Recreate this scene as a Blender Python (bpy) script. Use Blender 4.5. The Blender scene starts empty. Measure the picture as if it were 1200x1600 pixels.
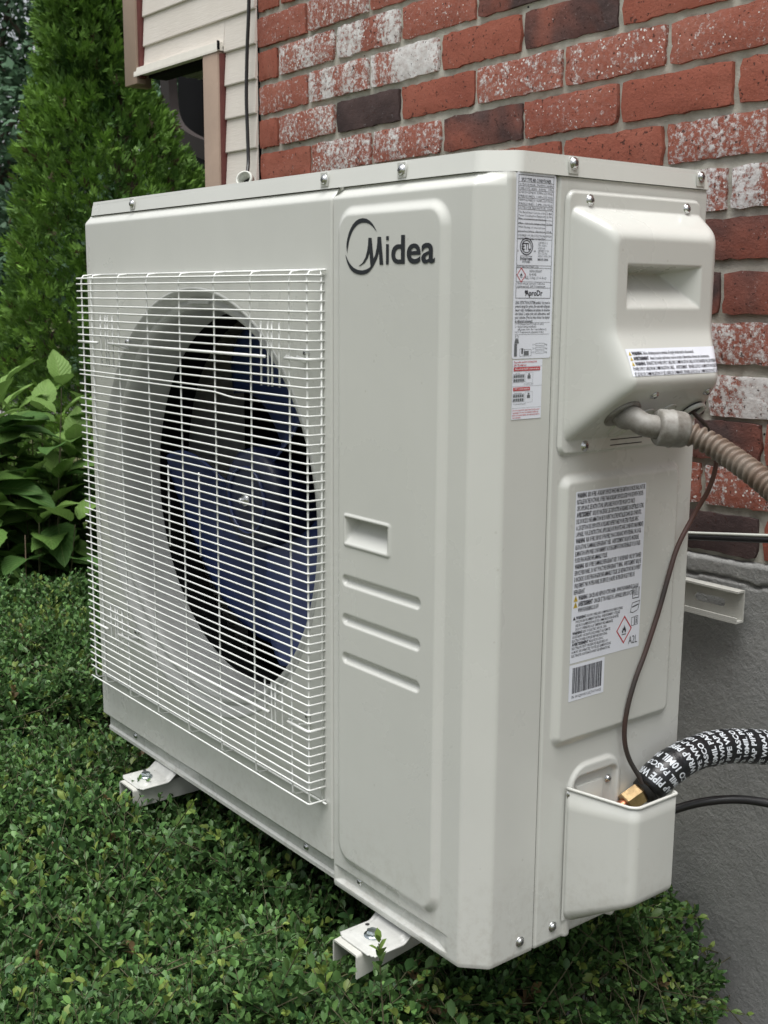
import bpy, bmesh, math, random
import numpy as np
from mathutils import Vector, Matrix, Euler

rng = np.random.default_rng(7)
random.seed(7)
S = bpy.context.scene
COL = S.collection
R = math.radians

# ------------------------------------------------------------------ camera
CAM = np.array([1.8067, -0.8064, 0.7382])
CX = np.array([0.6171045728553598, 0.786848804190079, 0.007134809433077378])
CY = -np.array([0.1469661888682778, -0.10634454336486626, -0.9834082455552484])
CZ = -np.array([-0.7730348539946548, 0.6079143010664912, -0.18126587397605184])
cd = bpy.data.cameras.new('camera')
cam = bpy.data.objects.new('camera', cd)
COL.objects.link(cam)
cam.matrix_world = Matrix(((CX[0], CY[0], CZ[0], CAM[0]), (CX[1], CY[1], CZ[1], CAM[1]),
                           (CX[2], CY[2], CZ[2], CAM[2]), (0, 0, 0, 1)))
cd.sensor_fit = 'HORIZONTAL'
cd.sensor_width = 36.0
cd.lens = 36.0 * 1828.2 / 1200.0
cd.clip_start = 0.05
cd.clip_end = 400
cd.dof.use_dof = True
cd.dof.focus_distance = 1.62
cd.dof.aperture_fstop = 20.0
S.camera = cam

# ------------------------------------------------------------------ light
SUN_EL, SUN_AZ = 75.0, 140.0            # azimuth clockwise from +y
w = bpy.data.worlds.new('World')
S.world = w
w.use_nodes = True
nt = w.node_tree
bg = nt.nodes['Background']
sky = nt.nodes.new('ShaderNodeTexSky')
sky.sky_type = 'NISHITA'
sky.sun_disc = False
sky.sun_elevation = R(SUN_EL)
sky.sun_rotation = R(SUN_AZ)
sky.air_density = 1.0
sky.dust_density = 4.0
hs = nt.nodes.new('ShaderNodeHueSaturation')     # overcast: a grey-white sky
hs.inputs['Saturation'].default_value = 0.22
nt.links.new(sky.outputs['Color'], hs.inputs['Color'])
nt.links.new(hs.outputs['Color'], bg.inputs['Color'])
bg.inputs['Strength'].default_value = 0.058
sd = bpy.data.lights.new('sun', 'SUN')
sd.energy = 1.5
sd.angle = R(50)
sd.color = (1.0, 0.985, 0.96)
sun = bpy.data.objects.new('sun', sd)
COL.objects.link(sun)
az, el = R(SUN_AZ), R(SUN_EL)
sdir = Vector((math.sin(az) * math.cos(el), math.cos(az) * math.cos(el), math.sin(el)))
sun.rotation_euler = sdir.to_track_quat('Z', 'Y').to_euler()
sun.location = (3, -3, 6)
vs = S.view_settings
S.display_settings.display_device = 'sRGB'
vs.view_transform = 'Standard'
vs.look = 'None'
vs.gamma = 1.0
vs.use_curve_mapping = False
vs.exposure = 1.42
S.render.filter_size = 1.15
S.cycles.max_bounces = 8
S.cycles.diffuse_bounces = 4
S.cycles.glossy_bounces = 4

# ------------------------------------------------------------------ materials
class NB:
    """tiny node-tree builder"""
    def __init__(self, name):
        self.m = bpy.data.materials.new(name)
        self.m.use_nodes = True
        self.t = self.m.node_tree
        self.b = self.t.nodes['Principled BSDF']
        self.out = self.t.nodes['Material Output']

    def n(self, typ, **kw):
        nd = self.t.nodes.new('ShaderNode' + typ)
        for k, v in kw.items():
            if hasattr(nd, k):
                setattr(nd, k, v)
            else:
                nd.inputs[k.replace('_', ' ')].default_value = v
        return nd

    def l(self, a, b):
        self.t.links.new(a, b)

    def coords(self, kind='Object', scale=(1, 1, 1), rnd=False):
        tc = self.n('TexCoord')
        mp = self.n('Mapping')
        mp.inputs['Scale'].default_value = scale
        self.l(tc.outputs[kind], mp.inputs['Vector'])
        if rnd:
            oi = self.n('ObjectInfo')
            mul = self.n('Math', operation='MULTIPLY')
            mul.inputs[1].default_value = 91.7
            self.l(oi.outputs['Random'], mul.inputs[0])
            cb = self.n('CombineXYZ')
            for i in range(3):
                self.l(mul.outputs[0], cb.inputs[i])
            self.l(cb.outputs[0], mp.inputs['Location'])
        return mp.outputs['Vector']

    def noise(self, vec, scale, detail=4, rough=0.6, dist=0.0):
        nd = self.n('TexNoise')
        nd.inputs['Scale'].default_value = scale
        nd.inputs['Detail'].default_value = detail
        nd.inputs['Roughness'].default_value = rough
        nd.inputs['Distortion'].default_value = dist
        self.l(vec, nd.inputs['Vector'])
        return nd.outputs['Fac']

    def ramp(self, fac, stops, interp='LINEAR'):
        r = self.n('ValToRGB')
        r.color_ramp.interpolation = interp
        e = r.color_ramp.elements
        while len(e) < len(stops):
            e.new(0.5)
        for el_, (p, c) in zip(e, stops):
            el_.position = p
            el_.color = tuple(c) + (1,) if len(c) == 3 else c
        self.l(fac, r.inputs['Fac'])
        return r.outputs['Color']

    def math(self, op, a, b=None, c=None, clamp=False):
        m = self.n('Math', operation=op)
        m.use_clamp = clamp
        for i, v in enumerate((a, b, c)):
            if v is None:
                continue
            if isinstance(v, (int, float)):
                m.inputs[i].default_value = v
            else:
                self.l(v, m.inputs[i])
        return m.outputs[0]

    def mix(self, fac, a, b):
        m = self.n('Mix', data_type='RGBA')
        for sock, v in ((m.inputs[0], fac), (m.inputs[6], a), (m.inputs[7], b)):
            if isinstance(v, (int, float)):
                sock.default_value = v
            elif isinstance(v, tuple):
                sock.default_value = v + (1,) if len(v) == 3 else v
            else:
                self.l(v, sock)
        return m.outputs[2]

    def bump(self, h, strength, dist, prev=None):
        b = self.n('Bump')
        b.inputs['Strength'].default_value = strength
        b.inputs['Distance'].default_value = dist
        self.l(h, b.inputs['Height'])
        if prev is not None:
            self.l(prev, b.inputs['Normal'])
        return b.outputs['Normal']

    def set(self, color=None, rough=None, metal=None, normal=None, spec=None, coat=None, coat_r=None):
        b = self.b
        for key, v in (('Base Color', color), ('Roughness', rough), ('Metallic', metal), ('Normal', normal),
                       ('Specular IOR Level', spec), ('Coat Weight', coat), ('Coat Roughness', coat_r)):
            if v is None:
                continue
            if isinstance(v, (int, float)):
                b.inputs[key].default_value = v
            elif isinstance(v, tuple):
                b.inputs[key].default_value = v + (1,)
            else:
                self.l(v, b.inputs[key])
        return self.m


def plain(name, color, rough=0.5, metal=0.0, var=0.12, scale=40, bump=0.0, bscale=200, spec=0.5, coat=0.0):
    k = NB(name)
    v = k.coords()
    nz = k.noise(v, scale, 5, 0.65)
    lo = tuple(c * (1 - var) for c in color)
    hi = tuple(min(1, c * (1 + var)) for c in color)
    col = k.ramp(nz, [(0.3, lo), (0.7, hi)])
    rg = k.math('MULTIPLY_ADD', nz, 0.16, rough - 0.08)
    nrm = None
    if bump:
        nrm = k.bump(k.noise(v, bscale, 4, 0.6), 1.0, bump)
    return k.set(color=col, rough=rg, metal=metal, normal=nrm, spec=spec, coat=coat, coat_r=0.15)


M = {}
# powder-coated sheet metal, very slightly dusty
k = NB('cream_paint')
v = k.coords()
dust = k.noise(v, 3.2, 6, 0.62, 0.3)
fine = k.noise(v, 70, 3, 0.6)
streak = k.noise(k.coords(scale=(18, 18, 1.4)), 2.0, 4, 0.6)
c0 = k.ramp(dust, [(0.28, (0.562, 0.572, 0.538)), (0.72, (0.612, 0.620, 0.584))])
c1 = k.mix(k.math('MULTIPLY', streak, 0.14), c0, (0.49, 0.50, 0.465))
vor = k.n('TexVoronoi', feature='F1')
vor.inputs['Scale'].default_value = 23
k.l(v, vor.inputs['Vector'])
speck = k.math('LESS_THAN', vor.outputs['Distance'], 0.035)
c1 = k.mix(k.math('MULTIPLY', speck, 0.30), c1, (0.36, 0.35, 0.30))
nrm = k.bump(k.noise(v, 900, 2, 0.5), 0.35, 0.00012, k.bump(k.noise(v, 6, 2, 0.5), 0.5, 0.0012))
sx_ = k.n('SeparateXYZ')
k.l(v, sx_.inputs[0])
low = k.math('SUBTRACT', 1.0, k.math('MULTIPLY', sx_.outputs[2], 7.5), clamp=True)      # soil splashed up from the bed
splash = k.math('MULTIPLY', k.math('SUBTRACT', k.noise(v, 85, 5, 0.7), 0.47, clamp=True), 3.0, clamp=True)
c1 = k.mix(k.math('MULTIPLY', k.math('MULTIPLY', low, splash), 0.55), c1, (0.30, 0.27, 0.22))
run = k.math('SUBTRACT', k.noise(k.coords(scale=(55, 55, 1.1)), 1.0, 3, 0.55), 0.60, clamp=True)
c1 = k.mix(k.math('MULTIPLY', run, 0.18, clamp=True), c1, (0.43, 0.42, 0.375))
M['paint'] = k.set(color=c1, rough=k.math('MULTIPLY_ADD', dust, 0.16, 0.20), normal=nrm, spec=0.5, coat=0.2, coat_r=0.12)
M['wire'] = plain('guard_wire', (0.74, 0.755, 0.73), 0.36, var=0.06, scale=60)
M['seam'] = plain('gap_dark', (0.02, 0.02, 0.02), 0.8)
M['ring'] = plain('bellmouth_plastic', (0.44, 0.45, 0.43), 0.33, var=0.06, scale=14)
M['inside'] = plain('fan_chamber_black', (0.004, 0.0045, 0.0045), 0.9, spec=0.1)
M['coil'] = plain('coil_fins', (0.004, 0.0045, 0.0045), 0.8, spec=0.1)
M['blade'] = plain('fan_blade_blue', (0.026, 0.042, 0.125), 0.30, var=0.15, scale=12)
M['hub'] = plain('fan_hub_blue', (0.008, 0.013, 0.046), 0.4, var=0.15, scale=20)
M['steel'] = plain('zinc_screw', (0.62, 0.63, 0.63), 0.27, metal=1.0, var=0.12, scale=300)
M['screw_slot'] = plain('screw_recess', (0.10, 0.10, 0.10), 0.5, metal=0.6)
M['bolt'] = plain('zinc_bolt', (0.52, 0.58, 0.60), 0.24, metal=1.0, var=0.25, scale=160)
M['label'] = plain('label_paper', (0.76, 0.79, 0.86), 0.34, var=0.02, scale=40)
M['ink'] = plain('label_ink', (0.035, 0.035, 0.045), 0.5, var=0.1)
M['ink_grey'] = plain('label_ink_grey', (0.13, 0.14, 0.15), 0.5, var=0.1)
M['ink_red'] = plain('label_ink_red', (0.50, 0.035, 0.045), 0.5, var=0.08)
M['ink_white'] = plain('label_ink_white', (0.74, 0.74, 0.76), 0.4, var=0.05)
M['ink_yellow'] = plain('label_ink_yellow', (0.55, 0.40, 0.04), 0.5, var=0.08)
M['logo'] = plain('logo_black', (0.012, 0.015, 0.020), 0.42, var=0.1)
M['bracket'] = plain('bracket_paint', (0.52, 0.52, 0.48), 0.42, var=0.08, scale=25, bump=0.0003, bscale=500)
M['foot'] = plain('foot_paint', (0.50, 0.505, 0.48), 0.38, var=0.08, scale=60, bump=0.0005, bscale=90)
M['brass'] = plain('brass', (0.56, 0.40, 0.22), 0.34, metal=1.0, var=0.25, scale=90, bump=0.0003, bscale=400)
M['copper'] = plain('copper', (0.45, 0.19, 0.11), 0.35, metal=1.0, var=0.25, scale=80)
M['wrap'] = plain('pipe_wrap_black', (0.012, 0.013, 0.015), 0.30, var=0.3, scale=60, bump=0.0006, bscale=140)
M['wrap_text'] = plain('pipe_wrap_print', (0.62, 0.66, 0.70), 0.4, var=0.25, scale=120)
M['cable'] = plain('black_cable', (0.018, 0.018, 0.019), 0.33, var=0.2)
M['rubber'] = plain('black_rubber', (0.02, 0.02, 0.02), 0.55, var=0.2)
k = NB('brown_flat_wire')
v = k.coords()
M['brown_wire'] = k.set(color=k.ramp(k.noise(v, 6, 3), [(0.35, (0.035, 0.032, 0.030)), (0.65, (0.085, 0.038, 0.030))]), rough=0.42)
# flexible conduit: grey plastic stained brown
k = NB('weathered_conduit')
v = k.coords()
rust = k.noise(v, 17, 6, 0.65, 0.4)
dirt = k.noise(v, 90, 5, 0.7)
cc = k.ramp(rust, [(0.34, (0.115, 0.062, 0.040)), (0.50, (0.150, 0.110, 0.082)), (0.66, (0.235, 0.215, 0.185))])
cc = k.mix(k.math('MULTIPLY', dirt, 0.5), cc, (0.10, 0.075, 0.055))
M['conduit'] = k.set(color=cc, rough=0.55, normal=k.bump(dirt, 0.6, 0.0006))
k = NB('dirty_grey_fitting')
v = k.coords()
d2 = k.noise(v, 45, 6, 0.7, 0.4)
M['fitting'] = k.set(color=k.ramp(d2, [(0.3, (0.10, 0.082, 0.066)), (0.5, (0.20, 0.19, 0.17)), (0.72, (0.29, 0.285, 0.265))]),
                     rough=0.5, normal=k.bump(d2, 0.6, 0.0005))

# brick: red body, per-brick white / dark / speckle amounts carried by the object colour
k = NB('old_brick')
v = k.coords(rnd=True)
oi = k.n('ObjectInfo')
sep = k.n('SeparateColor')
k.l(oi.outputs['Color'], sep.inputs[0])
aW, aD, aS = sep.outputs[0], sep.outputs[1], sep.outputs[2]
tone = k.noise(v, 9, 5, 0.6, 0.2)
grain = k.noise(v, 260, 5, 0.75)
red = k.ramp(tone, [(0.25, (0.245, 0.072, 0.048)), (0.5, (0.315, 0.098, 0.064)), (0.78, (0.365, 0.138, 0.096))])
red = k.mix(k.math('MULTIPLY', k.math('SUBTRACT', grain, 0.42, clamp=True), 1.2), red, (0.12, 0.035, 0.025))
dk = k.ramp(k.noise(v, 14, 5, 0.65), [(0.3, (0.040, 0.027, 0.027)), (0.7, (0.085, 0.055, 0.052))])
dmask = k.math('MULTIPLY_ADD', k.noise(v, 7.5, 3, 0.5, 0.5), 1.6, -0.8)
dmask = k.math('MULTIPLY', k.math('ADD', dmask, k.math('MULTIPLY_ADD', aD, 2.2, -0.75)), 2.0, clamp=True)
base = k.mix(dmask, red, dk)
band = k.noise(k.coords(scale=(19, 0.3, 1.0), rnd=True), 1.0, 2, 0.45)
flake = k.noise(v, 120, 8, 0.78, 0.2)
thr = k.math('ADD', k.math('MULTIPLY', aW, 0.25), k.math('MULTIPLY', aS, 0.065))
thr = k.math('ADD', thr, k.math('MULTIPLY', k.math('SUBTRACT', band, 0.5), k.math('MULTIPLY_ADD', aW, 0.8, 0.10)))
fm = k.math('ADD', flake, k.math('SUBTRACT', thr, 0.635))
fm = k.math('MULTIPLY', fm, 8.5, clamp=True)
white = k.ramp(k.noise(v, 60, 4, 0.6), [(0.3, (0.48, 0.44, 0.42)), (0.6, (0.70, 0.69, 0.68))])
pink = k.mix(k.math('MULTIPLY', aS, 0.35), base, (0.42, 0.27, 0.24))
base = k.mix(k.math('MULTIPLY', k.math('SUBTRACT', k.noise(v, 170, 4, 0.6), 0.40, clamp=True), 3.4, clamp=True), base, pink)
base = k.mix(fm, base, white)
vor = k.n('TexVoronoi', feature='F1')
vor.inputs['Scale'].default_value = 130
k.l(v, vor.inputs['Vector'])
dots = k.math('MULTIPLY', k.math('LESS_THAN', vor.outputs['Distance'], k.math('MULTIPLY', aS, 0.26)), k.math('GREATER_THAN', k.noise(v, 40, 2), 0.5))
base = k.mix(dots, base, (0.72, 0.69, 0.66))
pits = k.math('MULTIPLY', k.math('GREATER_THAN', k.noise(v, 150, 3, 0.5), 0.66), 0.8)
base = k.mix(pits, base, (0.05, 0.022, 0.018))
hgt = k.math('ADD', k.math('MULTIPLY', grain, 0.6), k.math('MULTIPLY', k.noise(v, 70, 5, 0.7), 1.0))
hgt = k.math('ADD', hgt, k.math('MULTIPLY', fm, 0.22))
hgt = k.math('SUBTRACT', hgt, pits)
M['brick'] = k.set(color=base, rough=0.88, normal=k.bump(hgt, 1.0, 0.0016), spec=0.3)

k = NB('grey_mortar')
v = k.coords()
g1 = k.noise(v, 34, 6, 0.7)
g2 = k.noise(v, 420, 3, 0.7)
cm = k.ramp(g1, [(0.28, (0.31, 0.30, 0.25)), (0.5, (0.42, 0.41, 0.355)), (0.75, (0.50, 0.49, 0.44))])
holes = k.math('GREATER_THAN', k.noise(v, 55, 2, 0.4), 0.735)
cm = k.mix(holes, cm, (0.03, 0.03, 0.028))
M['mortar'] = k.set(color=cm, rough=0.95, normal=k.bump(k.math('ADD', k.math('MULTIPLY', g1, 1.0), k.math('MULTIPLY', g2, 0.4)), 0.9, 0.002), spec=0.2)

k = NB('grey_stucco')
v = k.coords()
a1 = k.noise(v, 3.0, 6, 0.65)
a2 = k.noise(k.coords(scale=(1.0, 1, 0.85)), 125, 7, 0.66, 0.0)
a3 = k.noise(v, 300, 4, 0.7)
cm = k.ramp(a1, [(0.3, (0.27, 0.275, 0.268)), (0.55, (0.345, 0.347, 0.335)), (0.75, (0.42, 0.417, 0.40))])
cm = k.mix(k.math('MULTIPLY', k.math('SUBTRACT', a2, 0.5, clamp=True), 1.6), cm, (0.19, 0.19, 0.185))
vor = k.n('TexVoronoi', feature='F1')
vor.inputs['Scale'].default_value = 11
k.l(v, vor.inputs['Vector'])
pit = k.math('LESS_THAN', vor.outputs['Distance'], 0.05)
cm = k.mix(pit, cm, (0.02, 0.02, 0.02))
hh = k.math('ADD', k.math('MULTIPLY', a2, 1.0), k.math('MULTIPLY', a3, 0.35))
hh = k.math('SUBTRACT', hh, pit)
M['stucco'] = k.set(color=cm, rough=0.9, normal=k.bump(hh, 1.0, 0.0026), spec=0.25)

k = NB('cream_siding')
v = k.coords(scale=(1, 1, 1), rnd=True)
gr = k.noise(k.coords(scale=(4, 1, 55), rnd=True), 6.0, 4, 0.6, 0.6)
cm = k.ramp(k.noise(v, 5, 5, 0.6), [(0.3, (0.70, 0.65, 0.59)), (0.7, (0.77, 0.725, 0.67))])
cm = k.mix(k.math('MULTIPLY', gr, 0.16), cm, (0.42, 0.37, 0.31))
M['siding'] = k.set(color=cm, rough=0.6, normal=k.bump(gr, 0.5, 0.0012))
M['trim'] = plain('tan_trim', (0.36, 0.265, 0.205), 0.55, var=0.08, scale=12, bump=0.0004, bscale=90)
M['caulk'] = plain('red_brown_edge', (0.13, 0.035, 0.03), 0.6, var=0.2)
M['drip'] = plain('cream_trim', (0.76, 0.73, 0.66), 0.5, var=0.05)
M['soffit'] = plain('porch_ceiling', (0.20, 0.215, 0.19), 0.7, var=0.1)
M['shade_wood'] = plain('shade_dark_boards', (0.006, 0.006, 0.0075), 0.8, var=0.25, scale=8, spec=0.15)  # near-black base colour carries the shade of the porch recess
M['brownrail'] = plain('dark_brown_rail', (0.032, 0.023, 0.021), 0.6, var=0.2, scale=9)
M['darkglass'] = plain('dark_glass', (0.012, 0.014, 0.018), 0.12)
M['pvc'] = plain('white_pipe', (0.58, 0.60, 0.55), 0.4, var=0.08)
M['soil'] = plain('soil', (0.035, 0.027, 0.02), 0.95, var=0.5, scale=25, bump=0.01, bscale=40)
k = NB('lawn')
v = k.coords()
M['lawn'] = k.set(color=k.ramp(k.noise(v, 2.2, 8, 0.75), [(0.3, (0.055, 0.075, 0.022)), (0.6, (0.12, 0.125, 0.05)), (0.8, (0.16, 0.15, 0.075))]),
                  rough=0.95, normal=k.bump(k.noise(v, 60, 4), 1, 0.03))
M['path'] = plain('pale_drive', (0.24, 0.235, 0.225), 0.9, var=0.15, scale=4, bump=0.003, bscale=60)
M['bark'] = plain('bark', (0.075, 0.055, 0.04), 0.9, var=0.35, scale=30, bump=0.004, bscale=50)
M['twig'] = plain('twig', (0.085, 0.080, 0.040), 0.8, var=0.3, scale=60)
M['cane'] = plain('dry_cane', (0.22, 0.16, 0.11), 0.8, var=0.3, scale=40)


def leaf_mat(name, rough, trans, veins=False, spec=0.5):
    k = NB(name)
    at = k.n('Attribute', attribute_name='tint')
    col = at.outputs['Color']
    v = k.coords()
    nz = k.noise(v, 75 if not veins else 30, 3, 0.6)
    dark = k.n('HueSaturation')
    dark.inputs['Value'].default_value = 0.72
    k.l(col, dark.inputs['Color'])
    col2 = k.mix(nz, dark.outputs['Color'], col)
    nrm = None
    if veins:
        uv = k.n('Attribute', attribute_name='leaf_uv')
        sx = k.n('SeparateXYZ')
        k.l(uv.outputs['Vector'], sx.inputs[0])
        # side veins: chevrons that leave the midrib towards the tip
        ph = k.math('SUBTRACT', sx.outputs[1], k.math('MULTIPLY', k.math('ABSOLUTE', sx.outputs[0]), 0.35))
        wv = k.math('ABSOLUTE', k.math('SINE', k.math('MULTIPLY', ph, 26.0)))
        vein = k.math('LESS_THAN', wv, 0.16)
        mid = k.math('LESS_THAN', k.math('ABSOLUTE', sx.outputs[0]), 0.035)
        vn = k.math('MAXIMUM', k.math('MULTIPLY', vein, 0.22), k.math('MULTIPLY', mid, 0.5))
        col2 = k.mix(vn, col2, (0.20, 0.27, 0.09))
        nrm = k.bump(k.math('ADD', wv, k.math('MULTIPLY', nz, 0.4)), 0.5, 0.0022)
    k.set(color=col2, rough=rough, normal=nrm, spec=spec)
    tr = k.n('BsdfTranslucent')
    k.l(col2, tr.inputs['Color'])
    mx = k.n('MixShader')
    mx.inputs[0].default_value = trans
    k.l(k.b.outputs[0], mx.inputs[1])
    k.l(tr.outputs[0], mx.inputs[2])
    k.l(mx.outputs[0], k.out.inputs['Surface'])
    return k.m


M['holly'] = leaf_mat('small_glossy_leaf', 0.42, 0.18, spec=0.30)
M['big_leaf'] = leaf_mat('large_veined_leaf', 0.55, 0.25, veins=True, spec=0.22)
M['cedar'] = leaf_mat('cedar_spray', 0.6, 0.2, spec=0.3)
M['far_leaf'] = leaf_mat('far_leaf', 0.6, 0.2, spec=0.3)

# ------------------------------------------------------------------ object helpers
def link(o, parent=None):
    COL.objects.link(o)
    if parent is not None:
        o.parent = parent
    return o


def thing(name, label, cat, loc=(0, 0, 0), rot=(0, 0, 0), group=None):
    o = bpy.data.objects.new(name, None)
    o.empty_display_size = 0.05
    o.location = loc
    o.rotation_euler = rot
    o['label'] = label
    o['category'] = cat
    if group:
        o['group'] = group
    return link(o)


def tag(o, label, cat, group=None):
    o['label'] = label
    o['category'] = cat
    if group:
        o['group'] = group
    return o


def mesh_np(name, verts, faces, mat, parent=None, smooth=True, loops=None):
    """faces: list of index tuples, or (quads array N,4)/(tris N,3)"""
    me = bpy.data.meshes.new(name)
    verts = np.asarray(verts, float)
    if isinstance(faces, np.ndarray):
        n, kk = faces.shape
        me.vertices.add(len(verts))
        me.vertices.foreach_set('co', verts.astype(np.float32).ravel())
        me.loops.add(n * kk)
        me.loops.foreach_set('vertex_index', faces.astype(np.int32).ravel())
        me.polygons.add(n)
        me.polygons.foreach_set('loop_start', np.arange(0, n * kk, kk, dtype=np.int32))
        me.update(calc_edges=True)
    else:
        me.from_pydata([tuple(p) for p in verts], [], faces)
        me.update()
    if smooth:
        me.polygons.foreach_set('use_smooth', np.ones(len(me.polygons), bool))
    me.materials.append(mat)
    me.update()
    o = bpy.data.objects.new(name, me)
    return link(o, parent)


def bm_obj(name, bm, mat, parent=None, smooth=False, angle=None):
    me = bpy.data.meshes.new(name)
    bmesh.ops.recalc_face_normals(bm, faces=bm.faces)
    bm.to_mesh(me)
    bm.free()
    me.materials.append(mat)
    if smooth:
        me.polygons.foreach_set('use_smooth', np.ones(len(me.polygons), bool))
        if angle:
            me.set_sharp_from_angle(angle=R(angle))
    o = bpy.data.objects.new(name, me)
    return link(o, parent)


def copy_part(o, parent, loc=None, rot=None, scale=None):
    c = o.copy()
    COL.objects.link(c)
    c.parent = parent
    if loc is not None:
        c.location = loc
    if rot is not None:
        c.rotation_euler = rot
    if scale is not None:
        c.scale = scale
    return c


def box(bm, x0, x1, y0, y1, z0, z1):
    vs_ = [bm.verts.new(p) for p in ((x0, y0, z0), (x1, y0, z0), (x1, y1, z0), (x0, y1, z0),
                                     (x0, y0, z1), (x1, y0, z1), (x1, y1, z1), (x0, y1, z1))]
    for f in ((0, 3, 2, 1), (4, 5, 6, 7), (0, 1, 5, 4), (1, 2, 6, 5), (2, 3, 7, 6), (3, 0, 4, 7)):
        bm.faces.new([vs_[i] for i in f])
    return vs_


def box_obj(name, x0, x1, y0, y1, z0, z1, mat, parent=None, bev=0.0):
    bm = bmesh.new()
    box(bm, x0, x1, y0, y1, z0, z1)
    if bev:
        bmesh.ops.bevel(bm, geom=list(bm.edges), offset=bev, segments=2, affect='EDGES', profile=0.5)
    return bm_obj(name, bm, mat, parent, smooth=bool(bev), angle=40)


def catmull(pts, n=8):
    P = np.asarray(pts, float)
    P = np.vstack([2 * P[0] - P[1], P, 2 * P[-1] - P[-2]])
    out = []
    for i in range(1, len(P) - 2):
        for t in np.linspace(0, 1, n, endpoint=False):
            a, b, c, d = P[i - 1], P[i], P[i + 1], P[i + 2]
            out.append(0.5 * (2 * b + (c - a) * t + (2 * a - 5 * b + 4 * c - d) * t * t + (-a + 3 * b - 3 * c + d) * t ** 3))
    out.append(P[-2])
    return np.array(out)


def frames(P):
    T = np.gradient(P, axis=0)
    T /= np.linalg.norm(T, axis=1)[:, None]
    up = np.array([0, 0, 1.0])
    if abs(T[0] @ up) > 0.9:
        up = np.array([0, 1.0, 0])
    A = np.zeros_like(P)
    a = up - T[0] * (up @ T[0])
    a /= np.linalg.norm(a)
    for i in range(len(P)):
        a = a - T[i] * (a @ T[i])
        a /= np.linalg.norm(a)
        A[i] = a
    B = np.cross(T, A)
    return T, A, B


def tube_geo(P, rad, seg=12, flat=1.0, caps=True):
    P = np.asarray(P, float)
    T, A, B = frames(P)
    rad = np.broadcast_to(np.asarray(rad, float), (len(P),))
    th = np.linspace(0, 2 * np.pi, seg, endpoint=False)
    V = P[:, None, :] + rad[:, None, None] * (np.cos(th)[None, :, None] * A[:, None, :] + flat * np.sin(th)[None, :, None] * B[:, None, :])
    V = V.reshape(-1, 3)
    F = []
    n = len(P)
    for i in range(n - 1):
        for j in range(seg):
            F.append((i * seg + j, i * seg + (j + 1) % seg, (i + 1) * seg + (j + 1) % seg, (i + 1) * seg + j))
    if caps:
        F.append(tuple(range(seg - 1, -1, -1)))
        F.append(tuple(range((n - 1) * seg, n * seg)))
    return V, F


def tube(name, P, rad, mat, parent=None, seg=12, flat=1.0, caps=True):
    V, F = tube_geo(P, rad, seg, flat, caps)
    return mesh_np(name, V, F, mat, parent)


def lathe_geo(prof, seg, origin, axis, ref):
    """prof: (radius, height along axis)"""
    axis = np.asarray(axis, float) / np.linalg.norm(axis)
    ref = np.asarray(ref, float)
    a = ref - axis * (ref @ axis)
    a /= np.linalg.norm(a)
    b = np.cross(axis, a)
    th = np.linspace(0, 2 * np.pi, seg, endpoint=False)
    ring = np.cos(th)[:, None] * a + np.sin(th)[:, None] * b
    V = np.concatenate([np.asarray(origin) + axis * h + r * ring for r, h in prof])
    F = []
    for i in range(len(prof) - 1):
        for j in range(seg):
            F.append((i * seg + j, i * seg + (j + 1) % seg, (i + 1) * seg + (j + 1) % seg, (i + 1) * seg + j))
    return V, F


def lathe(name, prof, seg, origin, axis, ref, mat, parent=None, cap=False):
    V, F = lathe_geo(prof, seg, origin, axis, ref)
    if cap:
        n = len(prof)
        F.append(tuple(range((n - 1) * seg, n * seg)))
    return mesh_np(name, V, F, mat, parent)


def sst(a, b, x):
    t = np.clip((x - a) / (b - a), 0, 1)
    return t * t * (3 - 2 * t)


def rr(u, v, u0, u1, v0, v1, r):
    """signed distance to a rounded rectangle (negative inside)"""
    qx = np.abs(u - (u0 + u1) / 2) - (u1 - u0) / 2 + r
    qy = np.abs(v - (v0 + v1) / 2) - (v1 - v0) / 2 + r
    return np.hypot(np.maximum(qx, 0), np.maximum(qy, 0)) + np.minimum(np.maximum(qx, qy), 0) - r


def smin(a, b, kk):
    h = np.clip(0.5 + 0.5 * (b - a) / kk, 0, 1)
    return b * (1 - h) + a * h - kk * h * (1 - h)


def grid_obj(name, U, V, fn, mat, parent=None, keep=None, flip=False):
    uu, vv = np.meshgrid(U, V, indexing='ij')
    P = fn(uu, vv).reshape(-1, 3)
    nu, nv = len(U), len(V)
    i, j = np.meshgrid(np.arange(nu - 1), np.arange(nv - 1), indexing='ij')
    a = i * nv + j
    q = np.stack([a, a + nv, a + nv + 1, a + 1], -1).reshape(-1, 4)
    if keep is not None:
        uc = (uu[:-1, :-1] + uu[1:, 1:]) / 2
        vc = (vv[:-1, :-1] + vv[1:, 1:]) / 2
        q = q[keep(uc, vc).ravel()]
        used = np.zeros(len(P), bool)
        used[q.ravel()] = True
        idx = np.cumsum(used) - 1
        P = P[used]
        q = idx[q]
    if flip:
        q = q[:, ::-1]
    return mesh_np(name, P, np.ascontiguousarray(q), mat, parent)


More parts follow.
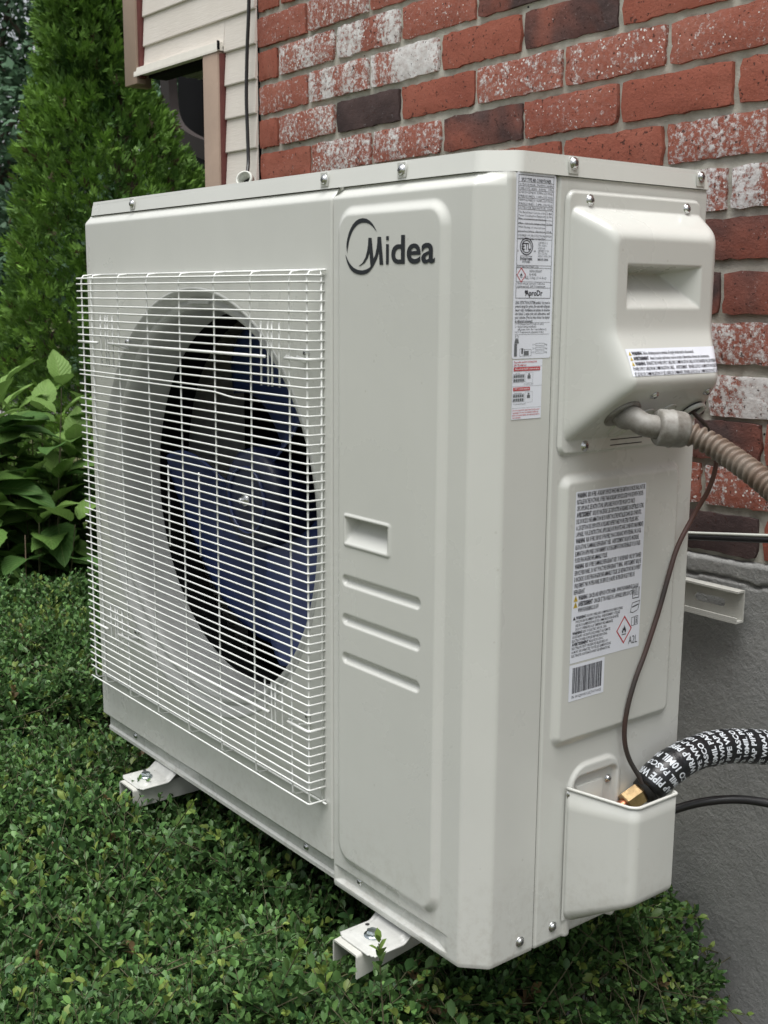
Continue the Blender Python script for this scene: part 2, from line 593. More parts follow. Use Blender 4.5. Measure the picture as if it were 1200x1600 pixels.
def noise1(x, y, seed=0, oct=4):
    """cheap smooth value noise in 2D"""
    out = np.zeros_like(x, float)
    amp, tot = 1.0, 0.0
    r_ = np.random.default_rng(seed)
    for o_ in range(oct):
        T = r_.random((64, 64))
        fx, fy = x * 2 ** o_, y * 2 ** o_
        ix, iy = np.floor(fx).astype(int), np.floor(fy).astype(int)
        tx, ty = fx - ix, fy - iy
        tx, ty = tx * tx * (3 - 2 * tx), ty * ty * (3 - 2 * ty)
        g = lambda a, b: T[a % 64, b % 64]
        vv = (g(ix, iy) * (1 - tx) + g(ix + 1, iy) * tx) * (1 - ty) + (g(ix, iy + 1) * (1 - tx) + g(ix + 1, iy + 1) * tx) * ty
        out += amp * vv
        tot += amp
        amp *= 0.5
    return out / tot - 0.5


# flat print: text and bars collected on a plane
_fc = bpy.data.curves.new('print_source', 'FONT')
_fo = bpy.data.objects.new('print_source', _fc)
_tcache = {}


def text_geo(s, bold=0.0, res=2):
    key = (s, bold, res)
    if key in _tcache:
        return _tcache[key]
    _fc.body = s
    _fc.size = 1.0
    _fc.resolution_u = res
    _fc.offset = bold
    _fc.fill_mode = 'BOTH' if hasattr(_fc, 'fill_mode') else _fc.fill_mode
    me = _fo.to_mesh()
    V = np.zeros(len(me.vertices) * 3)
    me.vertices.foreach_get('co', V)
    V = V.reshape(-1, 3)[:, :2]
    F = [tuple(p.vertices) for p in me.polygons]
    _fo.to_mesh_clear()
    _tcache[key] = (V, F)
    return V, F


class Plate:
    def __init__(self, O, U, V, N):
        self.O, self.U, self.Vv, self.N = (np.asarray(a, float) for a in (O, U, V, N))
        self.v, self.f, self.c, self.lift = [], [], 0, 0.0

    def add(self, uv, faces, lift=0.0):
        uv = np.asarray(uv, float)
        self.v.append(self.O + uv[:, :1] * self.U + uv[:, 1:2] * self.Vv + self.N * lift)
        self.f += [tuple(i + self.c for i in f) for f in faces]
        self.c += len(uv)

    def rect(self, u0, u1, v0, v1, lift=0.0):
        self.add([(u0, v0), (u1, v0), (u1, v1), (u0, v1)], [(0, 1, 2, 3)], lift)

    def frame(self, u0, u1, v0, v1, t):
        self.rect(u0, u1, v0, v0 + t)
        self.rect(u0, u1, v1 - t, v1)
        self.rect(u0, u0 + t, v0 + t, v1 - t)
        self.rect(u1 - t, u1, v0 + t, v1 - t)

    def poly(self, pts, lift=0.0):
        self.add(pts, [tuple(range(len(pts)))], lift)

    def text(self, s, u0, v0, w=None, h=0.01, bold=0.0, res=1, lift=0.0, base=None):
        """baseline start (u0,v0); h is cap height; squeezed to width w"""
        V, F = text_geo(s, bold, res)
        if not len(V):
            return
        capV, _ = text_geo('H', 0.0, 1)
        sc = h / capV[:, 1].max()
        x0, x1 = V[:, 0].min(), V[:, 0].max()
        sx = sc if w is None else w / (x1 - x0)
        self.add(np.stack([u0 + (V[:, 0] - x0) * sx, v0 + V[:, 1] * sc], 1), F, lift)

    def build(self, name, mat, parent):
        return mesh_np(name, np.concatenate(self.v), self.f, mat, parent, smooth=False)

# ================================================================== the setting
GZ = -0.52
g = grid_obj('ground', np.linspace(-60, 40, 60), np.linspace(-60, 60, 60),
             lambda x, y: np.stack([x, y, GZ + 0 * x], -1), M['lawn'])
g['kind'] = 'structure'
s_ = grid_obj('planting_bed', np.linspace(-2.6, 1.9, 40), np.linspace(-1.6, 0.6, 24),
              lambda x, y: np.stack([x, y, GZ + 0.006 + 0.018 * noise1(x * 5, y * 5, 3) + 0.02], -1), M['soil'])
s_['kind'] = 'structure'
p_ = grid_obj('path', np.linspace(-19, -11, 12), np.linspace(-6, 14, 20),
              lambda x, y: np.stack([x + 0.25 * y, y, GZ + 0.02 + 0 * x], -1), M['path'])
p_['kind'] = 'structure'

# ------------------------------------------------------------------ brick wall
WX, WY, WZ = -0.34277, 0.60404, 1.28702
TILT = math.atan(0.016858)
CR, BL = 0.06937, 0.2032
JT = 0.0105                              # joint width
wall = thing('brick_wall', 'weathered red brick wall with white flaked patches behind the white outdoor unit', 'brick wall',
             (WX, WY, WZ), (0, -TILT, 0))


def brick_mesh(seed):
    r_ = np.random.default_rng(seed)
    L_, H_ = BL - JT, CR - JT * 1.12
    nx, nz = 15, 6
    xs, zs = np.linspace(-L_ / 2, L_ / 2, nx), np.linspace(-H_ / 2, H_ / 2, nz)
    X, Z = np.meshgrid(xs, zs, indexing='ij')
    Y = r_.normal(0, 0.00055, X.shape)
    edge = (np.abs(X) > L_ / 2 - 1e-6) | (np.abs(Z) > H_ / 2 - 1e-6)
    Y = Y + np.where(edge, 0.0013, 0)
    X = X + np.where(np.abs(X) > L_ / 2 - 1e-6, r_.normal(0, 0.0010, X.shape), r_.normal(0, 0.001, X.shape))
    Z = Z + np.where(np.abs(Z) > H_ / 2 - 1e-6, r_.normal(0, 0.0009, Z.shape), r_.normal(0, 0.0007, Z.shape))
    corner = (np.abs(X) > L_ / 2 - 0.004) & (np.abs(Z) > H_ / 2 - 0.004)
    X = X - np.sign(X) * np.where(corner, abs(r_.normal(0.0014, 0.0012)), 0)
    Z = Z - np.sign(Z) * np.where(corner, 0.0006, 0)
    V = np.stack([X, Y, Z], -1).reshape(-1, 3)
    F = []
    for i in range(nx - 1):
        for j in range(nz - 1):
            a = i * nz + j
            F.append((a, a + nz, a + nz + 1, a + 1))
    ring = [i * nz for i in range(nx)] + [(nx - 1) * nz + j for j in range(1, nz)] + \
           [i * nz + nz - 1 for i in range(nx - 2, -1, -1)] + [j for j in range(nz - 2, 0, -1)]
    back = len(V)
    V = np.vstack([V, V[ring] * np.array([1, 0, 1]) + np.array([0, 0.03, 0])])
    for q in range(len(ring)):
        a, b = ring[q], ring[(q + 1) % len(ring)]
        F.append((b, a, back + q, back + (q + 1) % len(ring)))
    me = bpy.data.meshes.new('brick')
    me.from_pydata([tuple(p) for p in V], [], F)
    me.update()
    me.polygons.foreach_set('use_smooth', np.ones(len(me.polygons), bool))
    me.set_sharp_from_angle(angle=R(50))
    me.materials.append(M['brick'])
    return me


BM = [brick_mesh(40 + i) for i in range(6)]
# white, dark, speckle
KIND = {'R': (0.02, 0.0, 0.04), 'S': (0.10, 0.0, 0.55), 'P': (0.33, 0.05, 0.95), 'W': (0.72, 0.0, 0.8), 'V': (0.95, 0.0, 0.8),
        'D': (0.0, 0.95, 0.05), 'B': (0.02, 0.50, 0.15), 'M': (0.36, 0.0, 0.35), 'Q': (0.21, 0.1, 0.9)}
# (row, left joint in half bricks) -> look, as in the photograph
LOOK = {(-1, -2): 'R', (-1, 0): 'R', (0, -1): 'S', (0, 1): 'P', (0, 3): 'S', (0, 5): 'R', (1, -2): 'R', (1, 0): 'P', (1, 2): 'W', (1, 4): 'S',
        (1, 6): 'B', (1, 8): 'R', (2, -1): 'M', (2, 1): 'W', (2, 3): 'V', (2, 5): 'R', (2, 7): 'B', (2, 9): 'R', (2, 11): 'Q',
        (3, -2): 'R', (3, 0): 'P', (3, 2): 'D', (3, 4): 'R', (3, 6): 'P', (3, 8): 'Q', (3, 10): 'S', (4, -1): 'R', (4, 1): 'P',
        (4, 3): 'P', (4, 5): 'B', (4, 7): 'S', (4, 9): 'R', (4, 11): 'R', (5, 4): 'S', (5, 6): 'R', (5, 8): 'R', (5, 10): 'M',
        (6, 9): 'V', (6, 11): 'W', (7, 10): 'B', (8, 9): 'B', (8, 11): 'B', (9, 10): 'P', (9, 8): 'S', (10, 9): 'D', (10, 11): 'W',
        (11, 10): 'B', (11, 12): 'S', (12, 9): 'Q', (12, 11): 'Q', (13, 10): 'D', (13, 12): 'R'}
OFF = {0: -.0016, 1: -.0081, 2: 0, 3: -.0087, 4: .0063, 5: -.0089, 6: .0028, 7: -.004, 8: -.0017, 9: -.01, 10: -.0186, 11: -.0234, 12: -.0196, 13: -.0214}
ZOFF = {10: -0.010, 9: -0.006, 8: -0.005, 11: -0.004, 0: -0.002}
br = random.Random(5)
LEFT_END, RIGHT_END = -0.0832, 2.1
for row in range(-6, 14):
    odd = row % 2 == 0
    n = -1 if odd else -2
    while True:
        xl = n * BL / 2 + OFF.get(row, 0)
        xr = xl + BL
        if xl > RIGHT_END:
            break
        cut = max(xl + JT / 2, LEFT_END)
        ln = xr - JT / 2 - cut
        if ln > 0.02:
            b = bpy.data.objects.new('brick', BM[br.randrange(6)])
            link(b, wall)
            b.location = (cut + ln / 2, -0.006 + br.uniform(-0.0018, 0.0018), -(row * CR - ZOFF.get(row, 0)) - CR / 2 + CR / 2)
            b.rotation_euler = (0, br.uniform(-0.006, 0.006), 0)
            b.scale = (ln / (BL - JT), 1, br.uniform(0.97, 1.01))
            kd = LOOK.get((row, n)) or br.choice('RRRRSSPBBQW')
            b.color = KIND[kd] + (1.0,)
        n += 2
mort = grid_obj('mortar', np.linspace(-0.088, 2.2, 440), np.linspace(-13.55 * CR, 6.6 * CR, 300),
                lambda x, z: np.stack([x, 0.0015 + 0.0045 * noise1(x * 60, z * 60, 11) + 0.003 * noise1(x * 14, z * 14, 12), z], -1), M['mortar'], wall)
box_obj('wall_core', -0.086, 2.2, 0.012, 0.20, -13.55 * CR, 6.6 * CR, M['mortar'], wall)

# ------------------------------------------------------------------ foundation below the brick
found = thing('foundation_wall', 'rough grey stuccoed foundation wall below the bricks', 'foundation wall', (0, 0, 0))
FX = np.concatenate([np.linspace(-0.4262, 0.4, 30), np.linspace(0.41, 1.25, 210), np.linspace(1.28, 1.9, 30)])
FZ = np.concatenate([np.linspace(GZ - 0.05, -0.42, 8), np.linspace(-0.41, 0.34, 190), np.linspace(0.343, 0.386, 16)])


def f_found(x, z):
    top = 0.372 + 0.016858 * (x - 0.85) + 0.012 * noise1(x * 9, x * 0 + 3.3, 21) + 0.005 * noise1(x * 45, x * 0 + 5.3, 28)
    zz = np.minimum(z, top)
    y = 0.592 + 0.0010 * noise1(x * 60, z * 48, 22, 4) + 0.0030 * noise1(x * 5, z * 5, 23)
    y = y + 0.013 * sst(0.0, 0.003, z - top + 0.0035 + 0.006 * noise1(x * 40, x * 0 + 1.7, 27))
    crack = np.abs(z - (top - 0.028 + 0.012 * noise1(x * 16, x * 0 + 8, 24)))
    y = y + 0.010 * (1 - sst(0.0, 0.003, crack)) * (noise1(x * 4, x * 0, 25) > -0.12)
    return np.stack([x, y, zz], -1)


grid_obj('stucco_face', FX, FZ, f_found, M['stucco'], found)
box_obj('concrete_core', -0.4255, 1.9, 0.612, 0.80, GZ - 0.05, 0.346, M['stucco'], found)

# ------------------------------------------------------------------ siding, opening, trim
side = thing('siding_wall', 'cream lap siding beside the bricks, with tan boards round a shaded opening', 'siding wall', (0, 0, 0))


def clap(x0, x1, zb, zt, ends=True):
    """one lap board: bottom edge proud, top tucked under the next"""
    bm = bmesh.new()
    n = 10
    sec = [(-0.0090, 0.0), (-0.0082, -0.0022), (-0.0050, -0.0022), (-0.0012, 0.004), (-0.0020, zt - zb + 0.004), (-0.0036, zt - zb + 0.002)]
    xs = np.linspace(x0, x1, n)
    rows = [[bm.verts.new((x, 0.600 + y, zb + z)) for y, z in sec] for x in xs]
    for i in range(n - 1):
        for j in range(len(sec)):
            q = (j + 1) % len(sec)
            bm.faces.new((rows[i][j], rows[i][q], rows[i + 1][q], rows[i + 1][j]))
    bm.faces.new(rows[0])
    bm.faces.new(rows[-1][::-1])
    o = bm_obj('lap_board', bm, M['siding'], side, smooth=False)
    return o


ZL = [0.911, 0.982, 1.053, 1.1245, 1.195, 1.266, 1.3365, 1.405, 1.474, 1.545, 1.616, 1.687]
for i, zb in enumerate(ZL[:-1]):
    if zb < 1.25:
        clap(-0.553, -0.4262, zb, ZL[i + 1])
    elif zb < 1.30:
        clap(-0.5535, -0.4262, zb, ZL[i + 1])
        clap(-0.938, -0.5545, zb + 0.012, ZL[i + 1])
    else:
        clap(-0.938, -0.4262, zb, ZL[i + 1])
box_obj('sheathing', -1.0, -0.56, 0.601, 0.70, 1.285, 1.76, M['shade_wood'], side)
box_obj('sheathing', -0.62, -0.43, 0.6015, 0.70, GZ, 1.284, M['shade_wood'], side)
for zb in np.arange(GZ + 0.04, 0.90, 0.071):
    clap(-0.553, -0.4262, zb, zb + 0.071)
box_obj('corner_board', -1.016, -0.951, 0.578, 0.604, 1.249, 1.76, M['trim'], side, bev=0.002)
box_obj('corner_edge', -0.9505, -0.9410, 0.584, 0.6005, 1.262, 1.76, M['caulk'], side)
box_obj('corner_return', -1.016, -0.992, 0.606, 0.640, 1.249, 1.76, M['trim'], side, bev=0.002)
# jamb board right of the opening
box_obj('jamb_board', -0.627, -0.5620, 0.579, 0.609, GZ, 1.268, M['trim'], side, bev=0.002)
box_obj('jamb_edge', -0.5615, -0.5545, 0.584, 0.6005, GZ, 1.262, M['caulk'], side)
# drip cap over the opening
bm = bmesh.new()
sec = [(0.577, 1.266), (0.577, 1.2700), (0.579, 1.2860), (0.600, 1.2885), (0.600, 1.2685), (0.580, 1.2685)]
r0 = [bm.verts.new((-0.965, y, z)) for y, z in sec]
r1 = [bm.verts.new((-0.559, y, z)) for y, z in sec]
for j in range(len(sec)):
    q = (j + 1) % len(sec)
    bm.faces.new((r0[j], r0[q], r1[q], r1[j]))
bm.faces.new(r0)
bm.faces.new(r1[::-1])
bm_obj('drip_cap', bm, M['drip'], side)
box_obj('cap_end', -0.5588, -0.5570, 0.577, 0.583, 1.270, 1.2885, M['shade_wood'], side)
box_obj('lintel', -0.95, -0.63, 0.6105, 0.66, 1.264, 1.2845, M['shade_wood'], side, bev=0.002)

# shaded porch seen through the opening
porch = thing('porch', 'shaded porch recess with grey ceiling and dark back wall seen through the opening', 'porch', (0, 0, 0))
box_obj('ceiling', -1.13, -0.45, 0.755, 1.00, 1.315, 1.335, M['soffit'], porch)
for i in range(6):
    box_obj('ceiling_batten', -1.125, -0.46, 0.775 + i * 0.036, 0.779 + i * 0.036, 1.3115, 1.3148, M['soffit'], porch)
for i in range(12):
    box_obj('wall_board', -3.10 + i * 0.22, -3.10 + i * 0.22 + 0.216, 1.86 + 0.003 * (i % 2), 1.89, GZ, 1.90, M['shade_wood'], porch)
box_obj('side_wall', -0.56, -0.50, 0.71, 1.855, GZ, 1.31, M['shade_wood'], porch)
box_obj('header_beam', -1.13, -0.57, 1.002, 1.06, 1.285, 1.42, M['shade_wood'], porch)
box_obj('shade_slab', -1.14, -0.45, 0.76, 1.85, 1.905, 1.93, M['shade_wood'], porch)  # unseen slab added overhead to keep light out of the recess
# dark pane and a brown curved band in front of it
box_obj('dark_pane', -2.78, -2.0, 1.835, 1.857, 0.98, 1.60, M['darkglass'], porch, bev=0.03)

# ================================================================== outdoor unit
W_, H_, D_ = 0.946, 0.8813, 0.341
ZT = 0.852
unit = thing('air_conditioner', 'large white outdoor air conditioner with wire fan guard and black logo', 'air conditioner', (0, 0, 0))

# ---- left front panel with the fan opening
FC = (0.3505, 0.4425)
FR = 0.3005
u_ = np.concatenate([np.linspace(-0.02, 0.0, 3), np.linspace(0.0015, 0.02, 10), np.linspace(0.024, 0.675, 200), np.linspace(0.677, 0.6805, 4), [0.682]])
v_ = np.concatenate([[0.02, 0.0295], np.linspace(0.032, 0.036, 3), np.linspace(0.04, 0.835, 240), np.linspace(0.837, 0.853, 14), np.linspace(0.855, 0.8595, 5)])


def f_fan(x, z):
    y = np.zeros_like(x)
    xx = np.maximum(x, 0.0)
    y += np.where(x < 0.008, 0.008 - np.sqrt(np.maximum(0.008 ** 2 - (0.008 - xx) ** 2, 0)), 0) + np.maximum(-x, 0) * 1.0
    y += 0.0105 * sst(0.846, 0.862, z) + np.maximum(0.032 - z, 0)
    y += 0.002 * sst(0.678, 0.6808, x) + np.where(x > 0.6812, 0.008, 0)
    zz = np.maximum(z, 0.032)
    return np.stack([np.minimum(xx, 0.6808), y, zz], -1)


grid_obj('fan_panel', u_, v_, f_fan, M['paint'], unit,
         keep=lambda x, z: np.hypot(x - FC[0], z - FC[1]) > 0.3028)

# ---- bellmouth ring
prof = [(0.3068, 0.0002), (0.3055, -0.0010), (0.3030, -0.0012), (0.3000, 0.0020), (0.2955, 0.0095), (0.2920, 0.0140), (0.2895, 0.0145), (0.2880, 0.0128),
        (0.2855, 0.0118), (0.2815, 0.0122), (0.2785, 0.0155), (0.2765, 0.022), (0.2750, 0.034), (0.2742, 0.05), (0.2740, 0.075), (0.2740, 0.083)]
lathe('fan_ring', prof, 160, (FC[0], 0, FC[1]), (0, 1, 0), (0, 0, 1), M['ring'], unit)
lathe('fan_shroud', [(0.2741, 0.0835), (0.2741, 0.13), (0.30, 0.15)], 120, (FC[0], 0, FC[1]), (0, 1, 0), (0, 0, 1), M['inside'], unit)
# moulded tab on the ring
box_obj('ring_tab', FC[0] - 0.028, FC[0] + 0.028, 0.0085, 0.0115, FC[1] + 0.2840, FC[1] + 0.2875, M['ring'], unit)

# ---- chamber walls behind the fan, coil
box_obj('chamber_lip', 0.012, 0.6795, 0.150, 0.152, 0.036, 0.135, M['inside'], unit)
box_obj('chamber_lip', 0.012, 0.6795, 0.150, 0.152, 0.752, 0.850, M['inside'], unit)
box_obj('partition', 0.6825, 0.686, 0.014, 0.318, 0.036, 0.85, M['inside'], unit)
box_obj('chamber_floor', 0.010, 0.682, 0.014, 0.318, 0.030, 0.035, M['inside'], unit)
box_obj('chamber_roof', 0.010, 0.682, 0.016, 0.318, 0.851, 0.855, M['inside'], unit)
fins = bmesh.new()
for i in range(90):
    x = 0.014 + i * 0.0074
    box(fins, x, x + 0.001, 0.285, 0.312, 0.037, 0.849)
cf = bm_obj('coil_fins', fins, M['coil'], unit)
cf['kind'] = 'stuff'
box_obj('coil_back', 0.012, 0.682, 0.3125, 0.316, 0.036, 0.85, M['inside'], unit)
# motor bracket bars
for x in (0.27, 0.43):
    box_obj('motor_bracket', x - 0.012, x + 0.012, 0.235, 0.255, 0.037, 0.849, M['inside'], unit)

# ---- fan: hub, three broad blades
HY = 0.082
hubp = [(0.0001, 0.0), (0.030, 0.0), (0.056, 0.001), (0.068, 0.004), (0.0745, 0.010), (0.077, 0.022), (0.077, 0.075), (0.070, 0.078)]
fan = lathe('fan', hubp, 56, (FC[0], HY, FC[1]), (0, 1, 0), (0, 0, 1), M['hub'], unit)


def blade(a0):
    nr, na = 26, 34
    rs = np.linspace(0.070, 0.266, nr)
    V = np.zeros((nr, na, 3))
    for i, r_ in enumerate(rs):
        t = (r_ - 0.07) / 0.196
        span = R(72 + 22 * t ** 0.8)
        sweep = R(-22 * t + 30 * t * t)
        rim = r_
        for j, s in enumerate(np.linspace(0, 1, na)):
            ang = a0 + sweep + span * (s - 0.5)
            rad = rim - 0.020 * t * (max(0, 0.22 - s) / 0.22) ** 2 - 0.026 * t * (max(0, s - 0.80) / 0.2) ** 2
            y = 0.016 + 0.078 * s + 0.010 * math.sin(math.pi * s) - 0.018 * t * (1 - s) + 0.007 * math.sin(s * 7.0) * t
            V[i, j] = (FC[0] + rad * math.cos(ang), HY + y, FC[1] + rad * math.sin(ang))
    F = [(i * na + j, (i + 1) * na + j, (i + 1) * na + j + 1, i * na + j + 1) for i in range(nr - 1) for j in range(na - 1)]
    o = mesh_np('fan_blade', V.reshape(-1, 3), F, M['blade'], fan)
    md = o.modifiers.new('thick', 'SOLIDIFY')
    md.thickness = 0.003
    return o


for a in (-30, 90, 210):
    blade(R(a))
lathe('fan_nut', [(0.0095, 0.002), (0.0095, -0.005), (0.0045, -0.005), (0.0045, -0.013), (0.0001, -0.014)], 6, (FC[0], HY, FC[1]), (0, 1, 0), (0, 0, 1), M['steel'], fan)
# moulded ring and ribs on the hub face
lathe('hub_ring', [(0.0475, 0.0008), (0.0475, -0.003), (0.050, -0.003), (0.050, 0.0012)], 40, (FC[0], HY, FC[1]), (0, 1, 0), (0, 0, 1), M['blade'], fan)

# ---- right front panel wrapping round the corner
def fillet_path(pts, rads, n=10):
    out = [np.array(pts[0], float)]
    for i in range(1, len(pts) - 1):
        p, a, b = (np.array(q, float) for q in (pts[i], pts[i - 1], pts[i + 1]))
        da, db = (a - p) / np.linalg.norm(a - p), (b - p) / np.linalg.norm(b - p)
        ang = math.acos(np.clip(da @ db, -1, 1))
        tl = rads[i - 1] / math.tan(ang / 2)
        s, e = p + da * tl, p + db * tl
        c = p + (da + db) / np.linalg.norm(da + db) * rads[i - 1] / math.sin(ang / 2)
        for t in np.linspace(0, 1, n):
            q = s * (1 - t) + e * t - c
            out.append(c + q / np.linalg.norm(q) * rads[i - 1])
    out.append(np.array(pts[-1], float))
    return np.array(out)


pth = fillet_path([(0.6828, 0.008), (0.6828, 0.0), (0.9205, 0.0), (0.946, 0.0255), (0.946, 0.0922), (0.940, 0.0922)], [0.0016, 0.008, 0.009, 0.0012], 9)
d_ = np.r_[0, np.cumsum(np.linalg.norm(np.diff(pth, axis=0), axis=1))]
xs_front = np.r_[np.arange(0.688, 0.712, 0.0011), np.arange(0.712, 0.73, 0.0012), np.arange(0.73, 0.845, 0.0024), np.arange(0.845, 0.905, 0.0011)]
i0 = int(np.argmax(pth[:, 0] > 0.6845))
s_front = d_[i0 - 1] + (xs_front - pth[i0 - 1, 0])
s_all = np.unique(np.round(np.r_[d_, s_front, np.linspace(d_[-1] - 0.066, d_[-1] - 0.008, 8)], 6))
px, py = np.interp(s_all, d_, pth[:, 0]), np.interp(s_all, d_, pth[:, 1])
tx, ty = np.gradient(px, s_all), np.gradient(py, s_all)
tl_ = np.hypot(tx, ty)
nxp, nyp = ty / tl_, -tx / tl_
vz = np.unique(np.round(np.r_[0.0, 0.004, np.linspace(0.006, 0.09, 70), np.linspace(0.092, 0.29, 60), np.linspace(0.292, 0.50, 190), np.linspace(0.503, 0.79, 100),
                              np.linspace(0.792, 0.853, 56), np.linspace(0.855, 0.8600, 5)], 5))


def f_service(s, z):
    idx = np.searchsorted(s_all, s[:, 0])
    x, y = px[idx][:, None] + 0 * z, py[idx][:, None] + 0 * z
    nx_, ny_ = nxp[idx][:, None], nyp[idx][:, None]
    front = (y < 0.0005) & (x > 0.684)
    sd_ = rr(x, z, 0.692, 0.8895, 0.0405, 0.8385, 0.030)
    rel = 0.006 * sst(0.0, 0.0125, -sd_)
    # pull recess
    cu = np.minimum.reduce([(z - 0.4515) * 0.85, (0.4835 - z) * 6, (x - 0.7165) * 6, (0.7965 - x) * 6])
    ho = rr(x, z, 0.7125, 0.8005, 0.4475, 0.4875, 0.004)
    rel += 0.0014 * sst(0, 0.0016, -ho) - np.clip(cu, 0, 0.021)
    for zc in (0.4062, 0.3585, 0.3105):
        cap = np.hypot(np.maximum(np.abs(x - 0.782) - 0.0660, 0), (z - zc)) - 0.0075
        rel -= 0.0058 * sst(0.0, 0.0062, -cap)
    # pressed groove along the bottom edge
    gb = np.minimum.reduce([(z - 0.0085) / 0.0016, (0.0295 - z) / 0.004, (x - 0.6860) / 0.01, (0.905 - x) / 0.03])
    rel -= 0.0072 * sst(0, 1, gb)
    rel = np.where(front, rel, 0)
    rel -= 0.0100 * sst(0.846, 0.861, z) * np.where(x < 0.945, 1, 0) * (1 - sst(0.925, 0.946, x)) + 0.0012 * sst(0.853, 0.861, z)
    rel -= 0.0012 * (1 - sst(0.0, 0.0015, z))
    return np.stack([x + nx_ * rel, y + ny_ * rel, z], -1)


grid_obj('service_panel', s_all, vz, f_service, M['paint'], unit)

# ---- side panel
ys_ = np.unique(np.round(np.r_[0.0946, 0.0952, 0.096, np.linspace(0.0975, 0.125, 24), np.linspace(0.127, 0.225, 60), np.linspace(0.227, 0.300, 34), np.linspace(0.302, 0.3375, 26), 0.339, 0.3405], 5))
zs_ = np.unique(np.round(np.r_[0.0, 0.0015, np.linspace(0.003, 0.235, 130), np.linspace(0.236, 0.26, 20), np.linspace(0.264, 0.53, 60), np.linspace(0.532, 0.56, 22), np.linspace(0.565, 0.855, 50), 0.8585, 0.8600], 5))


def f_side(y, z):
    sd_ = rr(y, z, 0.108, 0.3145, 0.238, 0.551, 0.016)
    rel = 0.0062 * sst(0, 0.011, -sd_)
    # valve bay: raised arch lip round a shallow recess
    a = rr(y, z, 0.1400, 0.2320, -0.08, 0.2110, 0.030)
    rel += 0.0035 * sst(0, 0.004, -a)
    b_ = rr(y, z, 0.1490, 0.2235, -0.08, 0.1965, 0.010)
    rel -= 0.0075 * sst(0, 0.004, -b_)
    rel -= 0.0030 * sst(0.3145, 0.3185, y) * 0
    rel -= 0.0025 * (1 - sst(0.0946, 0.0972, y)) + 0.004 * sst(0.3375, 0.3405, y)
    rel -= 0.0012 * (1 - sst(0, 0.003, z)) + 0.0012 * sst(0.855, 0.86, z)
    return np.stack([0.946 + rel, y, z], -1)


grid_obj('side_panel', ys_, zs_, f_side, M['paint'], unit, flip=False)
# body behind the panels
box_obj('left_side', 0.003, 0.006, 0.014, 0.338, 0.0325, 0.8598, M['paint'], unit)
bm = bmesh.new()
box(bm, 0.006, 0.942, 0.3365, 0.3395, 0.001, 0.058)
box(bm, 0.006, 0.942, 0.3365, 0.3395, 0.80, 0.8598)
box(bm, 0.62, 0.942, 0.3366, 0.3394, 0.0585, 0.7995)
bm_obj('rear_panel', bm, M['paint'], unit)
box_obj('inner_case', 0.687, 0.9385, 0.040, 0.334, 0.008, 0.858, M['seam'], unit)
# rear coil guard bars
for i in range(24):
    x = 0.02 + i * 0.0262
    box_obj('coil_bar', x, x + 0.002, 0.337, 0.339, 0.0585, 0.7995, M['wire'], unit)

# ---- base pan
bm = bmesh.new()
sec = [(0.0088, 0.0005), (0.0085, 0.006), (0.0108, 0.0095), (0.0108, 0.0255), (0.0085, 0.0300), (0.0085, 0.0318), (0.338, 0.0318), (0.338, 0.0005)]
r0 = [bm.verts.new((0.0085, y, z)) for y, z in sec]
r1 = [bm.verts.new((0.6990, y, z)) for y, z in sec]
for j in range(len(sec)):
    q = (j + 1) % len(sec)
    bm.faces.new((r0[j], r0[q], r1[q], r1[j]))
bm.faces.new(r0)
bm.faces.new(r1[::-1])
bm_obj('base_pan', bm, M['paint'], unit)
box_obj('base_floor', 0.700, 0.940, 0.042, 0.337, 0.0012, 0.0075, M['paint'], unit)
box_obj('skirt_strip', 0.684, 0.7035, 0.0078, 0.0118, 0.0006, 0.0325, M['paint'], unit)

# ---- lid
bm = bmesh.new()
path = fillet_path([(0.40, 0.3425), (0.0098, 0.3425), (0.0098, 0.0072), (0.918, 0.0072), (0.9478, 0.036), (0.9478, 0.3425), (0.401, 0.3425)],
                   [0.006, 0.006, 0.018, 0.018, 0.006], 8)
bot = [bm.verts.new((x, y, 0.8606)) for x, y in path]
lc = np.array([0.478, 0.175])
top = [bm.verts.new((x - 0.0030 * (x - lc[0] > 0.40), y - 0.0040 * np.sign(y - lc[1]) * (abs(y - lc[1]) > 0.10), H_)) for x, y in path]
n = len(path)
bm.faces.new(bot[::-1])
ft = bm.faces.new(top)
for i in range(n):
    bm.faces.new((bot[i], bot[(i + 1) % n], top[(i + 1) % n], top[i]))
bmesh.ops.bevel(bm, geom=list(ft.edges), offset=0.0065, segments=5, affect='EDGES', profile=0.5)
bm_obj('top_lid', bm, M['paint'], unit, smooth=True, angle=55)
# shadow gap under the lid
box_obj('lid_gap', 0.016, 0.9360, 0.0220, 0.337, 0.8585, 0.8606, M['seam'], unit)

# ---- screws
SM = {}


def screw_mesh():
    prof = [(0.0062, 0.0), (0.0062, 0.0007), (0.0052, 0.0010), (0.0047, 0.0012), (0.0044, 0.0022), (0.0034, 0.0032), (0.0018, 0.0037), (0.0001, 0.0038)]
    V, F = lathe_geo(prof, 20, (0, 0, 0), (0, 0, 1), (1, 0, 0))
    me = bpy.data.meshes.new('screw')
    me.from_pydata([tuple(p) for p in V], [], F)
    me.polygons.foreach_set('use_smooth', np.ones(len(me.polygons), bool))
    me.materials.append(M['steel'])
    bm = bmesh.new()
    box(bm, -0.0024, 0.0024, -0.0006, 0.0006, 0.0026, 0.0040)
    box(bm, -0.0006, 0.0006, -0.0024, 0.0024, 0.0026, 0.00405)
    mx = bpy.data.meshes.new('screw_recess')
    bm.to_mesh(mx)
    bm.free()
    mx.materials.append(M['screw_slot'])
    return me, mx


SC, SX = screw_mesh()


